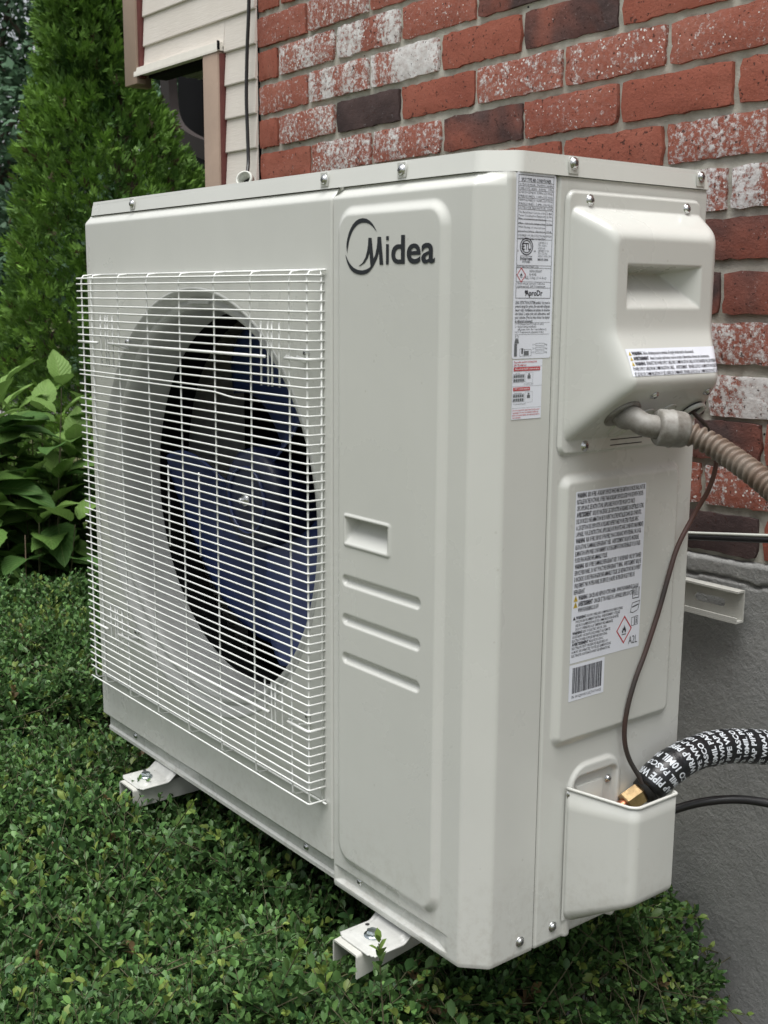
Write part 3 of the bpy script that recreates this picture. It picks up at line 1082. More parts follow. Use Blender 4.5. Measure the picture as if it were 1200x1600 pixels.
def screw(loc, nrm, parent, sc=1.0):
    o = link(bpy.data.objects.new('screw', SC), parent)
    o.location = loc
    q = Vector(nrm).to_track_quat('Z', 'Y')
    e = q.to_euler()
    o.rotation_mode = 'QUATERNION'
    o.rotation_quaternion = q @ Euler((0, 0, br.uniform(0, 1.5))).to_quaternion()
    o.scale = (sc,) * 3
    x = link(bpy.data.objects.new('screw_recess', SX), o)
    return o


def pad(loc, nrm):
    """pressed flat under a lid screw"""
    bm = bmesh.new()
    box(bm, -0.0075, 0.0075, -0.0085, 0.0080, -0.0004, 0.0006)
    bmesh.ops.bevel(bm, geom=list(bm.edges), offset=0.0005, segments=1, affect='EDGES')
    o = bm_obj('screw_pad', bm, M['paint'], unit, smooth=True, angle=40)
    o.location = loc
    o.rotation_euler = (R(90), 0, 0) if nrm[1] else (R(90), 0, R(90))
    return o


for x in (0.160, 0.656, 0.799):
    pad((x, 0.0070, 0.8715), (0, -1, 0))
    screw((x, 0.0066, 0.8708), (0, -1, 0), unit)
for y in (0.113, 0.322):
    pad((0.9480, y, 0.8715), (1, 0, 0))
    screw((0.9484, y, 0.8735), (1, 0, 0), unit)
for x in (0.106, 0.606):
    screw((x, 0.0106, 0.0180), (0, -1, 0), unit, 0.85)
screw((0.729, 0.0072, 0.0210), (0, -1, 0), unit, 0.85)
for y, z in ((0.071, 0.0185), (0.124, 0.0185)):
    screw((0.9462, y, z), (1, 0, 0), unit)
screw((0.9425, 0.2145, 0.1770), (1, 0, 0), unit, 0.85)

# ---- terminal cover
yt = np.linspace(0.102, 0.328, 170)
zt = np.linspace(0.569, 0.850, 210)


def cover_h(y, z):
    fl = rr(y, z, 0.1045, 0.3255, 0.5715, 0.8475, 0.011)
    fh = 0.0032 * sst(0, 0.0030, -fl)
    face = 0.0435 + 0.0245 * 0.5 * ((0.703 - z) / 0.048 + np.sqrt(((0.703 - z) / 0.048) ** 2 + 0.03))
    hl = (y - 0.1105) * 2.5
    hr = (0.3270 - y) * 1.55 + 0.004
    ht = (0.8305 - z) * 1.9
    hb = (z - 0.5870) * 1.12
    h = smin(smin(face, hb, 0.016), smin(ht, smin(hl, hr, 0.016), 0.022), 0.020)
    d = np.minimum.reduce([(z - 0.7265) * 0.92, (0.7725 - z) * 4.0, (y - 0.1505) * 3.2, (0.2735 - y) * 0.92 + 0.0])
    d = np.clip(d, 0, 0.036)
    sm = 0.003
    h = h - np.where(d > 0, np.sqrt(d * d + sm * sm) - sm, 0)
    return np.maximum(h, 0) + fh, fl


def f_cover(y, z):
    h, fl = cover_h(y, z)
    return np.stack([0.9466 + np.where(fl > -0.0004, 0, h), y, z], -1)


grid_obj('terminal_cover', yt, zt, f_cover, M['paint'], unit, keep=lambda y, z: rr(y, z, 0.1045, 0.3255, 0.5715, 0.8475, 0.011) < 0.0006)
for y, z in ((0.138, 0.838), (0.298, 0.837), (0.144, 0.580)):
    screw((0.9492, y, z), (1, 0, 0), unit)


def under(y, z):
    h, _ = cover_h(np.array([[y]]), np.array([[z]]))
    return 0.9466 + float(h[0, 0])


UN = Vector((0.62, 0, -0.78)).normalized()
for y, z in ((0.187, 0.637), (0.277, 0.637)):
    screw((under(y, z) + 0.0004, y, z), UN, unit, 0.85)
# knock-outs pressed into the underside
def disc_ring(name, y, z, r0, r1, mat, h=0.0008, flat=False):
    c = np.array([under(y, z), y, z]) + np.array(UN) * h
    if flat:
        prof = [(0.0001, h), (r1, h), (r1, -0.003)]
    else:
        prof = [(r0, -0.001), (r0 + 0.0003, h), (r1 - 0.0003, h), (r1, -0.001)]
    return lathe(name, prof, 30, c, UN, (0, 1, 0), mat, unit)


disc_ring('knockout', 0.205, 0.612, 0.0125, 0.0135, M['paint'])
disc_ring('knockout', 0.238, 0.617, 0.0105, 0.0115, M['paint'])
disc_ring('knockout', 0.186, 0.599, 0.0150, 0.0160, M['paint'])
disc_ring('wire_grommet', 0.283, 0.616, 0.0, 0.0135, M['rubber'], 0.0012, True)
disc_ring('grommet_rim', 0.283, 0.616, 0.0110, 0.0150, M['paint'], 0.0030)
for dz in (0, 0.006):
    box_obj('vent_slit', 0.9492, 0.9502, 0.185, 0.238, 0.5775 + dz, 0.5785 + dz, M['seam'], unit)

# ---- valve cover (open-topped box)
vp = fillet_path([(0.9485, 0.1375), (0.9530, 0.1385), (1.0340, 0.1555), (1.0340, 0.2260), (1.0285, 0.2280)], [0.003, 0.0125, 0.003], 9)
Zr = np.r_[np.linspace(0, 1, 8)]
rows = []
cen = np.array([0.985, 0.200])
for t in np.linspace(0, 1, 7):
    off = 0.012 * (1 - math.sin(t * math.pi / 2))
    q = vp + (cen - vp) / np.linalg.norm(cen - vp, axis=1)[:, None] * off
    zb = 0.0225 + 0.50 * np.maximum(vp[:, 0] - 0.9485, 0)
    rows.append(np.c_[q, zb + 0.012 * (1 - math.cos(t * math.pi / 2))])
for t in np.linspace(0.1, 1, 6):
    zb = 0.0345 + 0.50 * np.maximum(vp[:, 0] - 0.9485, 0)
    rows.append(np.c_[vp, zb + (0.1868 - zb) * t])
V = np.concatenate(rows)
n = len(vp)
F = [(i * n + j, i * n + j + 1, (i + 1) * n + j + 1, (i + 1) * n + j) for i in range(len(rows) - 1) for j in range(n - 1)]
V = np.vstack([V, [[0.9485, 0.197, 0.030]]])
F += [(j + 1, j, len(V) - 1) for j in range(n - 1)]
vc = mesh_np('valve_cover', V, F, M['paint'], unit)
md = vc.modifiers.new('sheet', 'SOLIDIFY')
md.thickness = 0.0026
md.offset = -1
md.use_rim = True
tube('cover_rim', np.c_[vp, np.full(n, 0.1868)], 0.0019, M['paint'], unit, seg=8)
bm = bmesh.new()
box(bm, 0.9475, 0.9497, 0.1360, 0.1452, 0.0220, 0.1880)
bmesh.ops.bevel(bm, geom=list(bm.edges), offset=0.001, segments=2, affect='EDGES')
bm_obj('cover_flange', bm, M['paint'], unit, smooth=True, angle=40)
screw((0.9497, 0.1408, 0.1795), (1, 0, 0), unit, 0.8)
# valve plate inside the bay
box_obj('valve_plate', 0.9395, 0.9450, 0.158, 0.204, 0.100, 0.1815, M['paint'], unit, bev=0.002)
box_obj('service_valve', 0.9460, 0.972, 0.165, 0.196, 0.115, 0.160, M['brass'], unit, bev=0.004)

# ---- wire guard
GX0, GX1, GY = 0.028, 0.664, -0.0245
WR = 0.00125
guard = tube('fan_guard', [(0.020, -0.0035, 0.7680), (0.672, -0.0035, 0.7680)], 0.0015, M['wire'], unit, seg=8)
hp = [(GX0, 0.0005, 0), (GX0, -0.012, 0), (GX0, GY + 0.003, 0), (GX0 + 0.0008, GY + 0.0008, 0), (GX0 + 0.003, GY, 0), (0.18, GY, 0), (0.35, GY, 0), (0.52, GY, 0),
      (GX1 - 0.003, GY, 0), (GX1 - 0.0008, GY + 0.0008, 0), (GX1, GY + 0.003, 0), (GX1, -0.012, 0), (GX1 + 0.0008, 0.0005, 0)]
hp[0] = (GX0 - 0.006, GY + 0.004, 0)
hp = [(GX0 - 0.0075, GY, 0)] + hp[4:]
V, F = tube_geo(hp, WR, 6)
wme = bpy.data.meshes.new('guard_wire')
wme.from_pydata([tuple(p) for p in V], [], F)
wme.polygons.foreach_set('use_smooth', np.ones(len(wme.polygons), bool))
wme.materials.append(M['wire'])
zw = [0.7625, 0.7540] + list(np.arange(0.7428, 0.115, -0.01122)) + [0.1085]
thick_at = (min(zw, key=lambda z: abs(z - 0.667)), min(zw, key=lambda z: abs(z - 0.2075)))
for z in zw:
    if z in thick_at:
        for xa, xb, bent in ((GX0 - 0.0075, 0.090, False), (0.128, 0.573, False), (0.617, GX1, True)):
            P = [(xa, GY, z), ((xa + xb) / 2, GY, z), (xb, GY, z)]
            if bent:
                P = [(xa, GY, z), (GX1 - 0.003, GY, z), (GX1 - 0.0008, GY + 0.0008, z), (GX1, GY + 0.003, z), (GX1, 0.0, z)]
            tube('thick_wire', P, 0.0020, M['wire'], guard, seg=8)
        continue
    if abs(z - 0.603) < 0.0056:             # one wire is bent
        zz = lambda x: z + 0.0042 * (1 - sst(0.44, 0.50, np.array(x)))
        xs_ = list(np.linspace(GX0 - 0.0075, GX1 - 0.003, 40))
        tube('bent_wire', [(x, GY, float(zz(x))) for x in xs_] + [(GX1 - 0.0008, GY + 0.0008, z), (GX1, GY + 0.003, z), (GX1, 0.0, z)], WR, M['wire'], guard, seg=6)
        continue
    o = link(bpy.data.objects.new('guard_wire', wme), guard)
    o.location = (0, br.uniform(-0.0002, 0.0002), z + br.uniform(-0.0005, 0.0005))
    o.rotation_euler = (0, br.uniform(-0.0009, 0.0009), 0)
VY = GY + 0.0021


def upright(x, z0, z1, hook=True, rad=0.00135):
    if hook:
        P = [(x, -0.0025, z0 - 0.004), (x, VY + 0.004, z0 - 0.003), (x, VY, z0 + 0.002)] + [(x, VY, z) for z in np.linspace(z0 + 0.02, z1 - 0.02, 5)] + \
            [(x, VY, z1 - 0.002), (x, VY + 0.004, z1 + 0.003), (x, -0.0035, z1 + 0.0045)]
    else:
        P = [(x, VY, z0), (x, VY, (z0 + z1) / 2), (x, VY, z1)]
    tube('upright_wire', P, rad, M['wire'], guard, seg=6)


for x in (0.0335, 0.070, 0.161, 0.256, 0.352, 0.446, 0.536, 0.624, 0.6615):
    upright(x, 0.110, 0.7635)
for x in (0.308, 0.397):
    upright(x, 0.379, 0.498, False)
for xs in ((0.099, 0.1155, 0.1235, 0.1405), (0.5605, 0.5765, 0.5855, 0.6020)):
    for x in xs:
        upright(x, 0.628, 0.707, False)
        upright(x, 0.169, 0.248, False)
# uprights along both returns, against the panel
for x in (GX0 - 0.001, GX1 - 0.0005):
    tube('edge_wire', [(x, -0.0035, 0.104), (x, -0.0035, 0.40), (x, -0.0035, 0.768)], 0.0014, M['wire'], guard, seg=6)
tube('edge_wire', [(0.020, -0.0035, 0.1060), (0.34, -0.0035, 0.1060), (0.672, -0.0035, 0.1060)], 0.0015, M['wire'], guard, seg=6)
for z in zw[::1]:
    pass
# clips and screws that hold the guard
for cx_, cz_ in ((0.146, 0.664), (0.628, 0.667), (0.146, 0.205), (0.628, 0.207)):
    tube('guard_clip', catmull([(cx_ - 0.012, GY + 0.002, cz_), (cx_ - 0.010, -0.010, cz_ - 0.004), (cx_ - 0.004, -0.0025, cz_ - 0.007), (cx_ + 0.004, -0.0025, cz_ - 0.007),
                                (cx_ + 0.010, -0.010, cz_ - 0.004), (cx_ + 0.012, GY + 0.002, cz_)], 4), 0.0016, M['wire'], guard, seg=6)
    screw((cx_, -0.0006, cz_ + 0.003), (0, -1, 0), unit, 0.95)

# ---- mounting feet
def foot(xc):
    xs, ys = np.linspace(-0.036, 0.036, 44), np.linspace(-0.049, 0.05, 50)

    def ff(x, y):
        sd_ = rr(x, y, -0.030, 0.030, -0.040, 0.07, 0.010)
        z = -0.0150 + 0.0040 * sst(0, 0.006, -sd_)
        hole = np.hypot(x * 0.8, (y + 0.022)) - 0.010
        z -= 0.0015 * sst(0.003, -0.002, hole)
        z = z + 0.0125 * sst(0.000, 0.022, y + 0.10 * np.abs(x))
        return np.stack([x + xc, y, z], -1)

    f = grid_obj('mounting_foot', xs, ys, ff, M['foot'], unit, keep=lambda x, y: rr(x, y, -0.035, 0.035, -0.048, 0.2, 0.009) < 0)
    md = f.modifiers.new('sheet', 'SOLIDIFY')
    md.thickness = 0.0022
    lathe('washer', [(0.0105, -0.0130), (0.0105, -0.0112), (0.004, -0.0108)], 24, (xc, -0.022, 0.001), (0, 0, 1), (1, 0, 0), M['bolt'], f)
    V, F = lathe_geo([(0.0001, 0.0), (0.0078, 0.0), (0.0078, 0.0042), (0.0066, 0.0054), (0.0001, 0.0056)], 6, (xc, -0.022, -0.0100), (0, 0, 1), (1, 0.35, 0))
    mesh_np('bolt_head', V, F, M['bolt'], f, smooth=False)
    lathe('bolt_hole', [(0.0001, 0.0003), (0.0028, 0.0003)], 14, (xc - 0.022, -0.013, -0.0108), (0, 0, 1), (1, 0, 0), M['seam'], f)
    return f


foot(0.2045)
foot(0.793)

# ---- logo
lg = Plate((0, -0.0064, 0), (1, 0, 0), (0, 0, 1), (0, -1, 0))
LG = {
 'T': [(0.7736, 0.8066), (0.7709, 0.8102), (0.7683, 0.8134), (0.7648, 0.8166), (0.7606, 0.8194), (0.7545, 0.8219), (0.748, 0.8228), (0.7412, 0.8223), (0.7352, 0.8205), (0.7296, 0.8171), (0.7253, 0.8128), (0.7217, 0.8078), (0.7193, 0.8025), (0.7177, 0.7978), (0.7173, 0.7932), (0.7178, 0.7892), (0.7189, 0.7856), (0.7193, 0.7898), (0.7209, 0.7943), (0.7221, 0.7988), (0.7243, 0.8035), (0.7274, 0.8081), (0.7313, 0.812), (0.7354, 0.8148), (0.7402, 0.8168), (0.7455, 0.8178), (0.7509, 0.8178), (0.7554, 0.8172), (0.7596, 0.816), (0.7638, 0.814), (0.7673, 0.8117)],
 'A': [(0.758, 0.8013), (0.7638, 0.8011), (0.7631, 0.7942), (0.7608, 0.7863), (0.757, 0.7795), (0.7512, 0.7744), (0.7438, 0.7714), (0.74, 0.7709), (0.7473, 0.7745), (0.7527, 0.7802), (0.756, 0.7876), (0.7575, 0.7944)],
 'B': [(0.7592, 0.8012), (0.7638, 0.8011), (0.7678, 0.777), (0.7664, 0.7696), (0.7621, 0.7702), (0.7605, 0.7829)],
 'C': [(0.7745, 0.8016), (0.7807, 0.8016), (0.7802, 0.796), (0.7789, 0.7904), (0.7743, 0.7792), (0.7686, 0.7724), (0.7652, 0.769), (0.7663, 0.777), (0.7705, 0.7827), (0.7732, 0.7905), (0.7741, 0.7962)],
 'D': [(0.776, 0.8018), (0.7807, 0.8016), (0.785, 0.7719), (0.7785, 0.772), (0.7773, 0.7859)],
 'E': [(0.7157, 0.7845), (0.7167, 0.7805), (0.7183, 0.7768), (0.7206, 0.773), (0.7234, 0.7696), (0.7271, 0.7665), (0.7315, 0.7642), (0.7378, 0.7625), (0.7444, 0.7617), (0.7505, 0.762), (0.7562, 0.7631), (0.7604, 0.7652), (0.7639, 0.7679), (0.769, 0.7726), (0.7639, 0.7713), (0.7608, 0.7694), (0.7571, 0.768), (0.7526, 0.767), (0.7474, 0.7664), (0.7417, 0.7667), (0.7365, 0.7677), (0.731, 0.7697), (0.7264, 0.7725), (0.7231, 0.7751), (0.7204, 0.7779)]}
for i, (kk, pts) in enumerate(LG.items()):
    lg.poly(pts, 0.00004 * i)
lg.rect(0.7898, 0.7945, 0.7722, 0.7936, 0.0002)
lg.rect(0.7898, 0.7944, 0.7977, 0.8020, 0.0002)
lg.text('dea', 0.7990, 0.7731, w=0.0720, h=0.0285, bold=0.018, res=8, lift=0.0002)
lg.build('logo', M['logo'], unit)

# ---- labels -------------------------------------------------------
SN = dict(U=(0, 1, 0), V=(0, 0, 1), N=(1, 0, 0))


def label_sheet(name, y0, y1, z0, z1, x, r=0.003, shear=0.0):
    pts = []
    for cy, cz, a0 in ((y1 - r, z1 - r, 0), (y0 + r, z1 - r, 90), (y0 + r, z0 + r, 180), (y1 - r, z0 + r, 270)):
        for t in np.linspace(0, 90, 5):
            pts.append((x, cy + r * math.cos(R(a0 + t)), cz + r * math.sin(R(a0 + t))))
    return mesh_np(name, pts, [tuple(range(len(pts)))], M['label'], unit, smooth=False)


# rating label
L0, L1, LB, LT = 0.0335, 0.0895, 0.6765, 0.8605
rl = label_sheet('rating_label', L0, L1, LB, LT, 0.9463)
P = Plate((0.9465, 0, 0), **SN)
G2 = Plate((0.9465, 0, 0), **SN)
RD = Plate((0.94655, 0, 0), **SN)
fz = lambda px: LT - (px - 266) / 294.0 * (LT - LB)
a, b = L0 + 0.003, L1 - 0.003
w_ = b - a
P.frame(a, b, fz(463), fz(270), 0.0005)
P.text('SPLIT TYPE AIR CONDITIONER', a + 0.004, fz(280), w_ - 0.008, 0.0032, 0.02)
rowsT = [(283, 'OUTDOOR MODEL', 'MOX430U-36HFN', 0.50), (289, 'POWER SOURCE  208/230V~', '60Hz, 1Ph', 0.55),
         (295, 'DESIGN', 'H  4.3MPa (623 PSIG)', 0.42), (301, 'PRESSURE', 'L  1.9MPa (275 PSIG)', 0.42),
         (307, 'MAXIMUM ALLOWABLE', 'H  4.6MPa (667 PSIG)', 0.42), (313, 'PRESSURE', 'L  2.4MPa (350 PSIG)', 0.42),
         (319, 'OUTDOOR FAN MOTOR', '0.10kW', 0.80), (326, 'The Rated Input Current of the', '2.8A', 0.80),
         (331, 'Power Consumption Equipment', '2.5A', 0.80), (336, 'Max. overcurrent protection', '', 0.80), (343, 'Min. circuit ampacity', '22.0A', 0.80),
         (349, 'MAX Rating of overcurrent', '', 0.80), (355, 'protective device', '35A', 0.80), (362, 'DEGREE OF PROTECTION', 'IPX4', 0.80), (367, 'AGAINST INGRESS OF WATER', '', 0.80)]
for pxl, t1, t2, fr in rowsT:
    P.text(t1, a + 0.0015, fz(pxl + 3.4), w_ * fr - 0.0025, 0.0021)
    if t2:
        P.text(t2, a + w_ * fr + 0.001, fz(pxl + 3.4), w_ * (1 - fr) - 0.0025, 0.0021)
for pxl in (281.2, 287.6, 293.8, 306, 318, 323.5, 339, 346, 358.5, 369.5, 411, 415, 437, 446.5):
    P.rect(a, b, fz(pxl), fz(pxl) + 0.00035)
P.rect(a + w_ * 0.79, a + w_ * 0.79 + 0.0004, fz(369.5), fz(323.5))
P.rect(a + w_ * 0.41, a + w_ * 0.41 + 0.0003, fz(318), fz(294))
# round test mark


def ring_poly(pl, cy, cz, ry, rz, t, n=28):
    th = np.linspace(0, 2 * np.pi, n, endpoint=False)
    o = np.c_[cy + ry * np.cos(th), cz + rz * np.sin(th)]
    i_ = np.c_[cy + (ry - t) * np.cos(th), cz + (rz - t) * np.sin(th)]
    pl.add(np.vstack([o, i_]), [(j, (j + 1) % n, n + (j + 1) % n, n + j) for j in range(n)])


mc, mz = a + w_ * 0.27, fz(381)
ring_poly(P, mc, mz, 0.0092, 0.0086, 0.0011)
ring_poly(P, mc, mz, 0.0070, 0.0064, 0.0009)
P.text('ETL', mc - 0.0055, mz - 0.0032, 0.011, 0.0066, 0.02, 2)
P.text('c', mc - 0.0125, mz - 0.005, 0.0018, 0.0022)
P.text('us', mc + 0.0102, mz - 0.005, 0.0032, 0.0022)
P.rect(mc - 0.0085, mc + 0.0085, fz(396.3), fz(396.3) + 0.0004)
P.text('Intertek', mc - 0.0085, fz(402.5), 0.0175, 0.0036, 0.02, 2)
P.text('3070383', mc - 0.0055, fz(407), 0.0110, 0.0022, 0.01)
for i, t in enumerate(('CONFORMS TO UL', 'STD. 60335-1,', '60335-2-40', 'CERTIFIED TO CSA', 'STD. C22.2 No.', '60335-1, 60335-2-40')):
    G2.text(t, a + w_ * 0.60, fz(376 + i * 4.2), w_ * 0.37 * len(t) / 19, 0.0021)
P.text('MADE IN CHINA', a + w_ * 0.60, fz(402.5), w_ * 0.30, 0.0022, 0.02)
P.text('DATE MANUFACTURED: 2024', a + 0.001, fz(414.4), w_ * 0.6, 0.0018)
dy, dz_ = a + 0.0072, fz(426)
for pl, rad in ((RD, 0.0066),):
    ring = [(dy + rad * c, dz_ + rad * 1.15 * s) for c, s in ((1, 0), (0, 1), (-1, 0), (0, -1))]
    ins = [(dy + rad * 0.84 * c, dz_ + rad * 0.97 * s) for c, s in ((1, 0), (0, 1), (-1, 0), (0, -1))]
    RD.add(ring + ins, [(j, (j + 1) % 4, 4 + (j + 1) % 4, 4 + j) for j in range(4)])


def flame(pl, cy, cz, s):
    pts = [(-0.42, -0.25), (-0.50, 0.10), (-0.34, 0.0), (-0.30, 0.42), (-0.12, 0.30), (0.02, 0.85), (0.18, 0.42), (0.30, 0.55), (0.36, 0.05), (0.50, 0.20), (0.44, -0.25),
           (0.20, -0.42), (0.16, -0.10), (0.0, 0.10), (-0.14, -0.12), (-0.18, -0.42)]
    pl.poly([(cy + s * p, cz + s * q) for p, q in pts])
    pl.rect(cy - s * 0.45, cy + s * 0.45, cz - s * 0.66, cz - s * 0.52)


flame(P, dy, dz_ - 0.0004, 0.0034)
P.text('A2L', dy + 0.0050, fz(432.3), 0.0056, 0.0032)
for i, t in enumerate(('REFRIGERANT', 'R-454B', '3.3kg (116.4oz)')):
    G2.text(t, a + 0.019, fz(421.5 + i * 5.2), 0.0016 * len(t), 0.0024)
P.text('Short-circuit current: 5 kA rms', a + 0.002, fz(441), w_ * 0.78, 0.0022)
P.text('symmetrical, 240 V maximum', a + 0.002, fz(445.4), w_ * 0.80, 0.0022)
P.text('AproDr', a + w_ * 0.27, fz(458.5), w_ * 0.50, 0.0052, 0.03, 2)
P.poly([(a + w_ * 0.25, fz(453)), (a + w_ * 0.29, fz(456)), (a + w_ * 0.31, fz(451)), (a + w_ * 0.27, fz(449.5))], 0.0001)
for i, t in enumerate(('LEAK DETECTION SYSTEM installed. Unit must be', 'powered except for service. (For units with refrigerant', 'sensor only) / Installation du systeme de detection',
                       'des fuites. L unite doit etre alimentee, sauf', 'pour l entretien. (Pour les unites dotees d un capteur', 'de refrigerant uniquement)')):
    P.text(t, a, fz(472 + i * 5.9), w_ if i < 5 else w_ * 0.5, 0.0030, 0.012)
for i, t in enumerate(('1 = Precharged unit (Preregle en usine)', '2 = Added during installation', '     (Ajoute lors de l installation)', '1+2 = Total amount (Quantite totale)')):
    P.text(t, a + 0.0005 + (0.004 if i == 2 else 0), fz(505.5 + i * 4.4), w_ * (0.82 if i != 1 else 0.6), 0.0022)
G2.rect(a, b, fz(502), fz(502) + 0.0003)
G2.rect(a, b, fz(521), fz(521) + 0.0003)
G2.frame(a + 0.0010, a + 0.0056, fz(527), fz(522.5), 0.0004)
G2.poly([(a, fz(535)), (a + 0.0066, fz(535)), (a + 0.0054, fz(528)), (a + 0.0012, fz(528))])
G2.rect(a, a + 0.0040, fz(556), fz(535.5))
P.rect(a + 0.0105, a + 0.0125, fz(552), fz(543))
G2.rect(a + 0.0145, a + 0.0210, fz(554.5), fz(547.5))
G2.frame(a + 0.0080, a + 0.0142, fz(556), fz(543.8), 0.0003)
G2.frame(a + 0.0143, a + 0.0245, fz(556), fz(545.0), 0.0003)
for i in range(3):
    G2.frame(a + 0.0305, a + 0.0435, fz(539.5 + i * 6.2), fz(535.5 + i * 6.2), 0.0003)
    G2.text('kg', a + 0.0445, fz(539 + i * 6.2), 0.0032, 0.0018)
    G2.text(('1=', '2=', '1+2=')[i], a + 0.0262 - 0.0015 * (i == 2), fz(539 + i * 6.2), 0.003 + 0.0015 * (i == 2), 0.0018)
P.build('label_print', M['ink'], rl)
G2.build('label_print', M['ink_grey'], rl)
RD.build('hazard_diamond', M['ink_red'], rl)

# wiring label below
nl = label_sheet('wiring_label', 0.0350, 0.0778, 0.6145, 0.6752, 0.94645, 0.0006)
P = Plate((0.9467, 0, 0), **SN)
RD = Plate((0.9467, 0, 0), **SN)
WH = Plate((0.9469, 0, 0), **SN)
fz = lambda px: 0.6752 - (px - 562) / 94.0 * 0.0607
a, b = 0.0365, 0.0765
RD.text('These cables are NOT SUITABLE FOR', a, fz(566.5), 0.033, 0.0017, 0.02)
RD.text('24V TR adaptors', a, fz(571), 0.018, 0.0017, 0.02)
for z0, z1, t, ww in ((573.2, 579.2, 'Non-polarity RS485 communication', 0.038), (605, 610.5, '24V communication', 0.024)):
    RD.rect(a, a + ww, fz(z1), fz(z0))
    WH.text(t, a + 0.0015, fz(z1 - 1.7), ww - 0.003, 0.0020, 0.015)
for z0 in (585.5, 616.5):
    for r_ in range(2):
        for c_ in range(5):
            P.rect(a + 0.0005 + c_ * 0.0030, a + 0.0029 + c_ * 0.0030, fz(z0 + r_ * 6 + 4.2), fz(z0 + r_ * 6))
    P.frame(a - 0.0003, a + 0.0158, fz(z0 + 11.4), fz(z0 - 1.2), 0.0003)
    P.rect(a + 0.0200, a + 0.0245, fz(z0 + 6), fz(z0 + 1))
    P.rect(a + 0.0210, a + 0.0235, fz(z0 + 0.4), fz(z0 - 2))
    P.frame(a + 0.0172, a + 0.0278, fz(z0 + 13), fz(z0 - 4), 0.0002)
P.text('S1 S2', a + 0.003, fz(584), 0.006, 0.0014)
P.text('To indoor unit', a + 0.0150, fz(601.5), 0.0135, 0.0016)
P.text('To wired thermostat', a + 0.001, fz(632.5), 0.017, 0.0016)
P.text('Outdoor unit to', a + 0.001, fz(615), 0.0115, 0.0014)
for pxl in (572.4, 603.5, 638):
    P.rect(0.0352, 0.0776, fz(pxl), fz(pxl) + 0.0002)
for i, t in enumerate(('Do not connect the signal wires to the power', 'terminals. Do not use shielded cables in', 'place of power cables, the warranty will be', 'void otherwise.')):
    RD.text(t, a, fz(642.5 + i * 3.9), (0.039, 0.037, 0.039, 0.012)[i], 0.0017, 0.012)
P.build('label_print', M['ink_grey'], nl)
RD.build('red_print', M['ink_red'], nl)
WH.build('white_print', M['ink_white'], nl)

# big warning label on the lower raised panel
XW = 0.946 + 0.0062
A_, B_, ZB_, ZT_ = 0.1298, 0.2468, 0.3370, 0.5312
wl = label_sheet('warning_label', A_, B_, ZB_, ZT_, XW + 0.0003, 0.0012)
P = Plate((XW + 0.0005, 0, 0), **SN)
YL = Plate((XW + 0.0005, 0, 0), **SN)
RD = Plate((XW + 0.0005, 0, 0), **SN)
a, b = A_ + 0.0022, B_ - 0.0022
w_ = b - a
# (text, width share, bold lead)
WT = [('WARNING', 'RISK OF FIRE - AUXILIARY DEVICES WHICH MAY BE IGNITION SOURCES SHALL NOT BE', 1.0),
      ('', 'INSTALLED IN THE DUCTWORK, OTHER THAN AUXILIARY DEVICES LISTED FOR USE WITH THE SPE-', 0.98),
      ('', 'CIFIC APPLIANCE. SEE INSTRUCTIONS. (APPLICABLE FOR DUCTED PRODUCTS ONLY)', 0.85),
      ('AVERTISSEMENT', 'RISQUE D INCENDIE. LES DISPOSITIFS AUXILIAIRES SUSCEPTIBLES D ETRE', 0.99),
      ('', 'DES SOURCES D INFLAMMATION NE DOIVENT PAS ETRE INSTALLES DANS LES CONDUITS,', 0.96),
      ('', 'A L EXCEPTION DES DISPOSITIFS AUXILIAIRES REPERTORIES POUR ETRE UTILISES AVEC', 0.92),
      ('', 'L APPAREIL. VOIR LES INSTRUCTIONS. (APPLICABLE AUX PRODUITS AVEC CONDUITS UNIQUEMENT)', 1.0),
      ('WARNING', 'RISK OF FIRE. DISPOSE OF PROPERLY IN ACCORDANCE WITH FEDERAL OR LOCAL', 0.97),
      ('', 'REGULATIONS. FLAMMABLE REFRIGERANT USED.  AVERTISSEMENT: RISQUE D INCENDIE.', 0.94),
      ('', 'ELIMINATION APPROPRIEE CONFORMEMENT AUX REGLEMENTATIONS FEDERALES OU LOCALES.', 0.97),
      ('', 'FLUIDE FRIGORIGENE INFLAMMABLE UTILISE.', 0.47),
      ('WARNING', 'RISK OF FIRE. FLAMMABLE REFRIGERANT USED. TO BE REPAIRED ONLY BY TRAINED', 0.99),
      ('', 'SERVICE PERSONNEL. DO NOT PUNCTURE REFRIGERANT TUBING.  AVERTISSEMENT: RISQUE', 0.99),
      ('', 'D INCENDIE. FLUIDE FRIGORIGENE INFLAMMABLE UTILISE. LES REPARATIONS NE DOIVENT', 0.99),
      ('', 'UNIQUEMENT PAR UN PERSONNEL DE SERVICE QUALIFIE. NE PERCER NI LES TUBES DE', 0.90),
      ('', 'REFRIGERANT.', 0.16)]
z = ZT_ - 0.0022 - 0.0046
lh = 0.00722
for lead, t, fr in WT:
    u = a
    if lead:
        lw = w_ * (0.13 if lead == 'WARNING' else 0.21)
        P.text(lead, u, z, lw, 0.0050, 0.045)
        u += lw + 0.002
    P.text(t, u, z, a + w_ * fr - u, 0.0050, 0.02)
    z -= lh
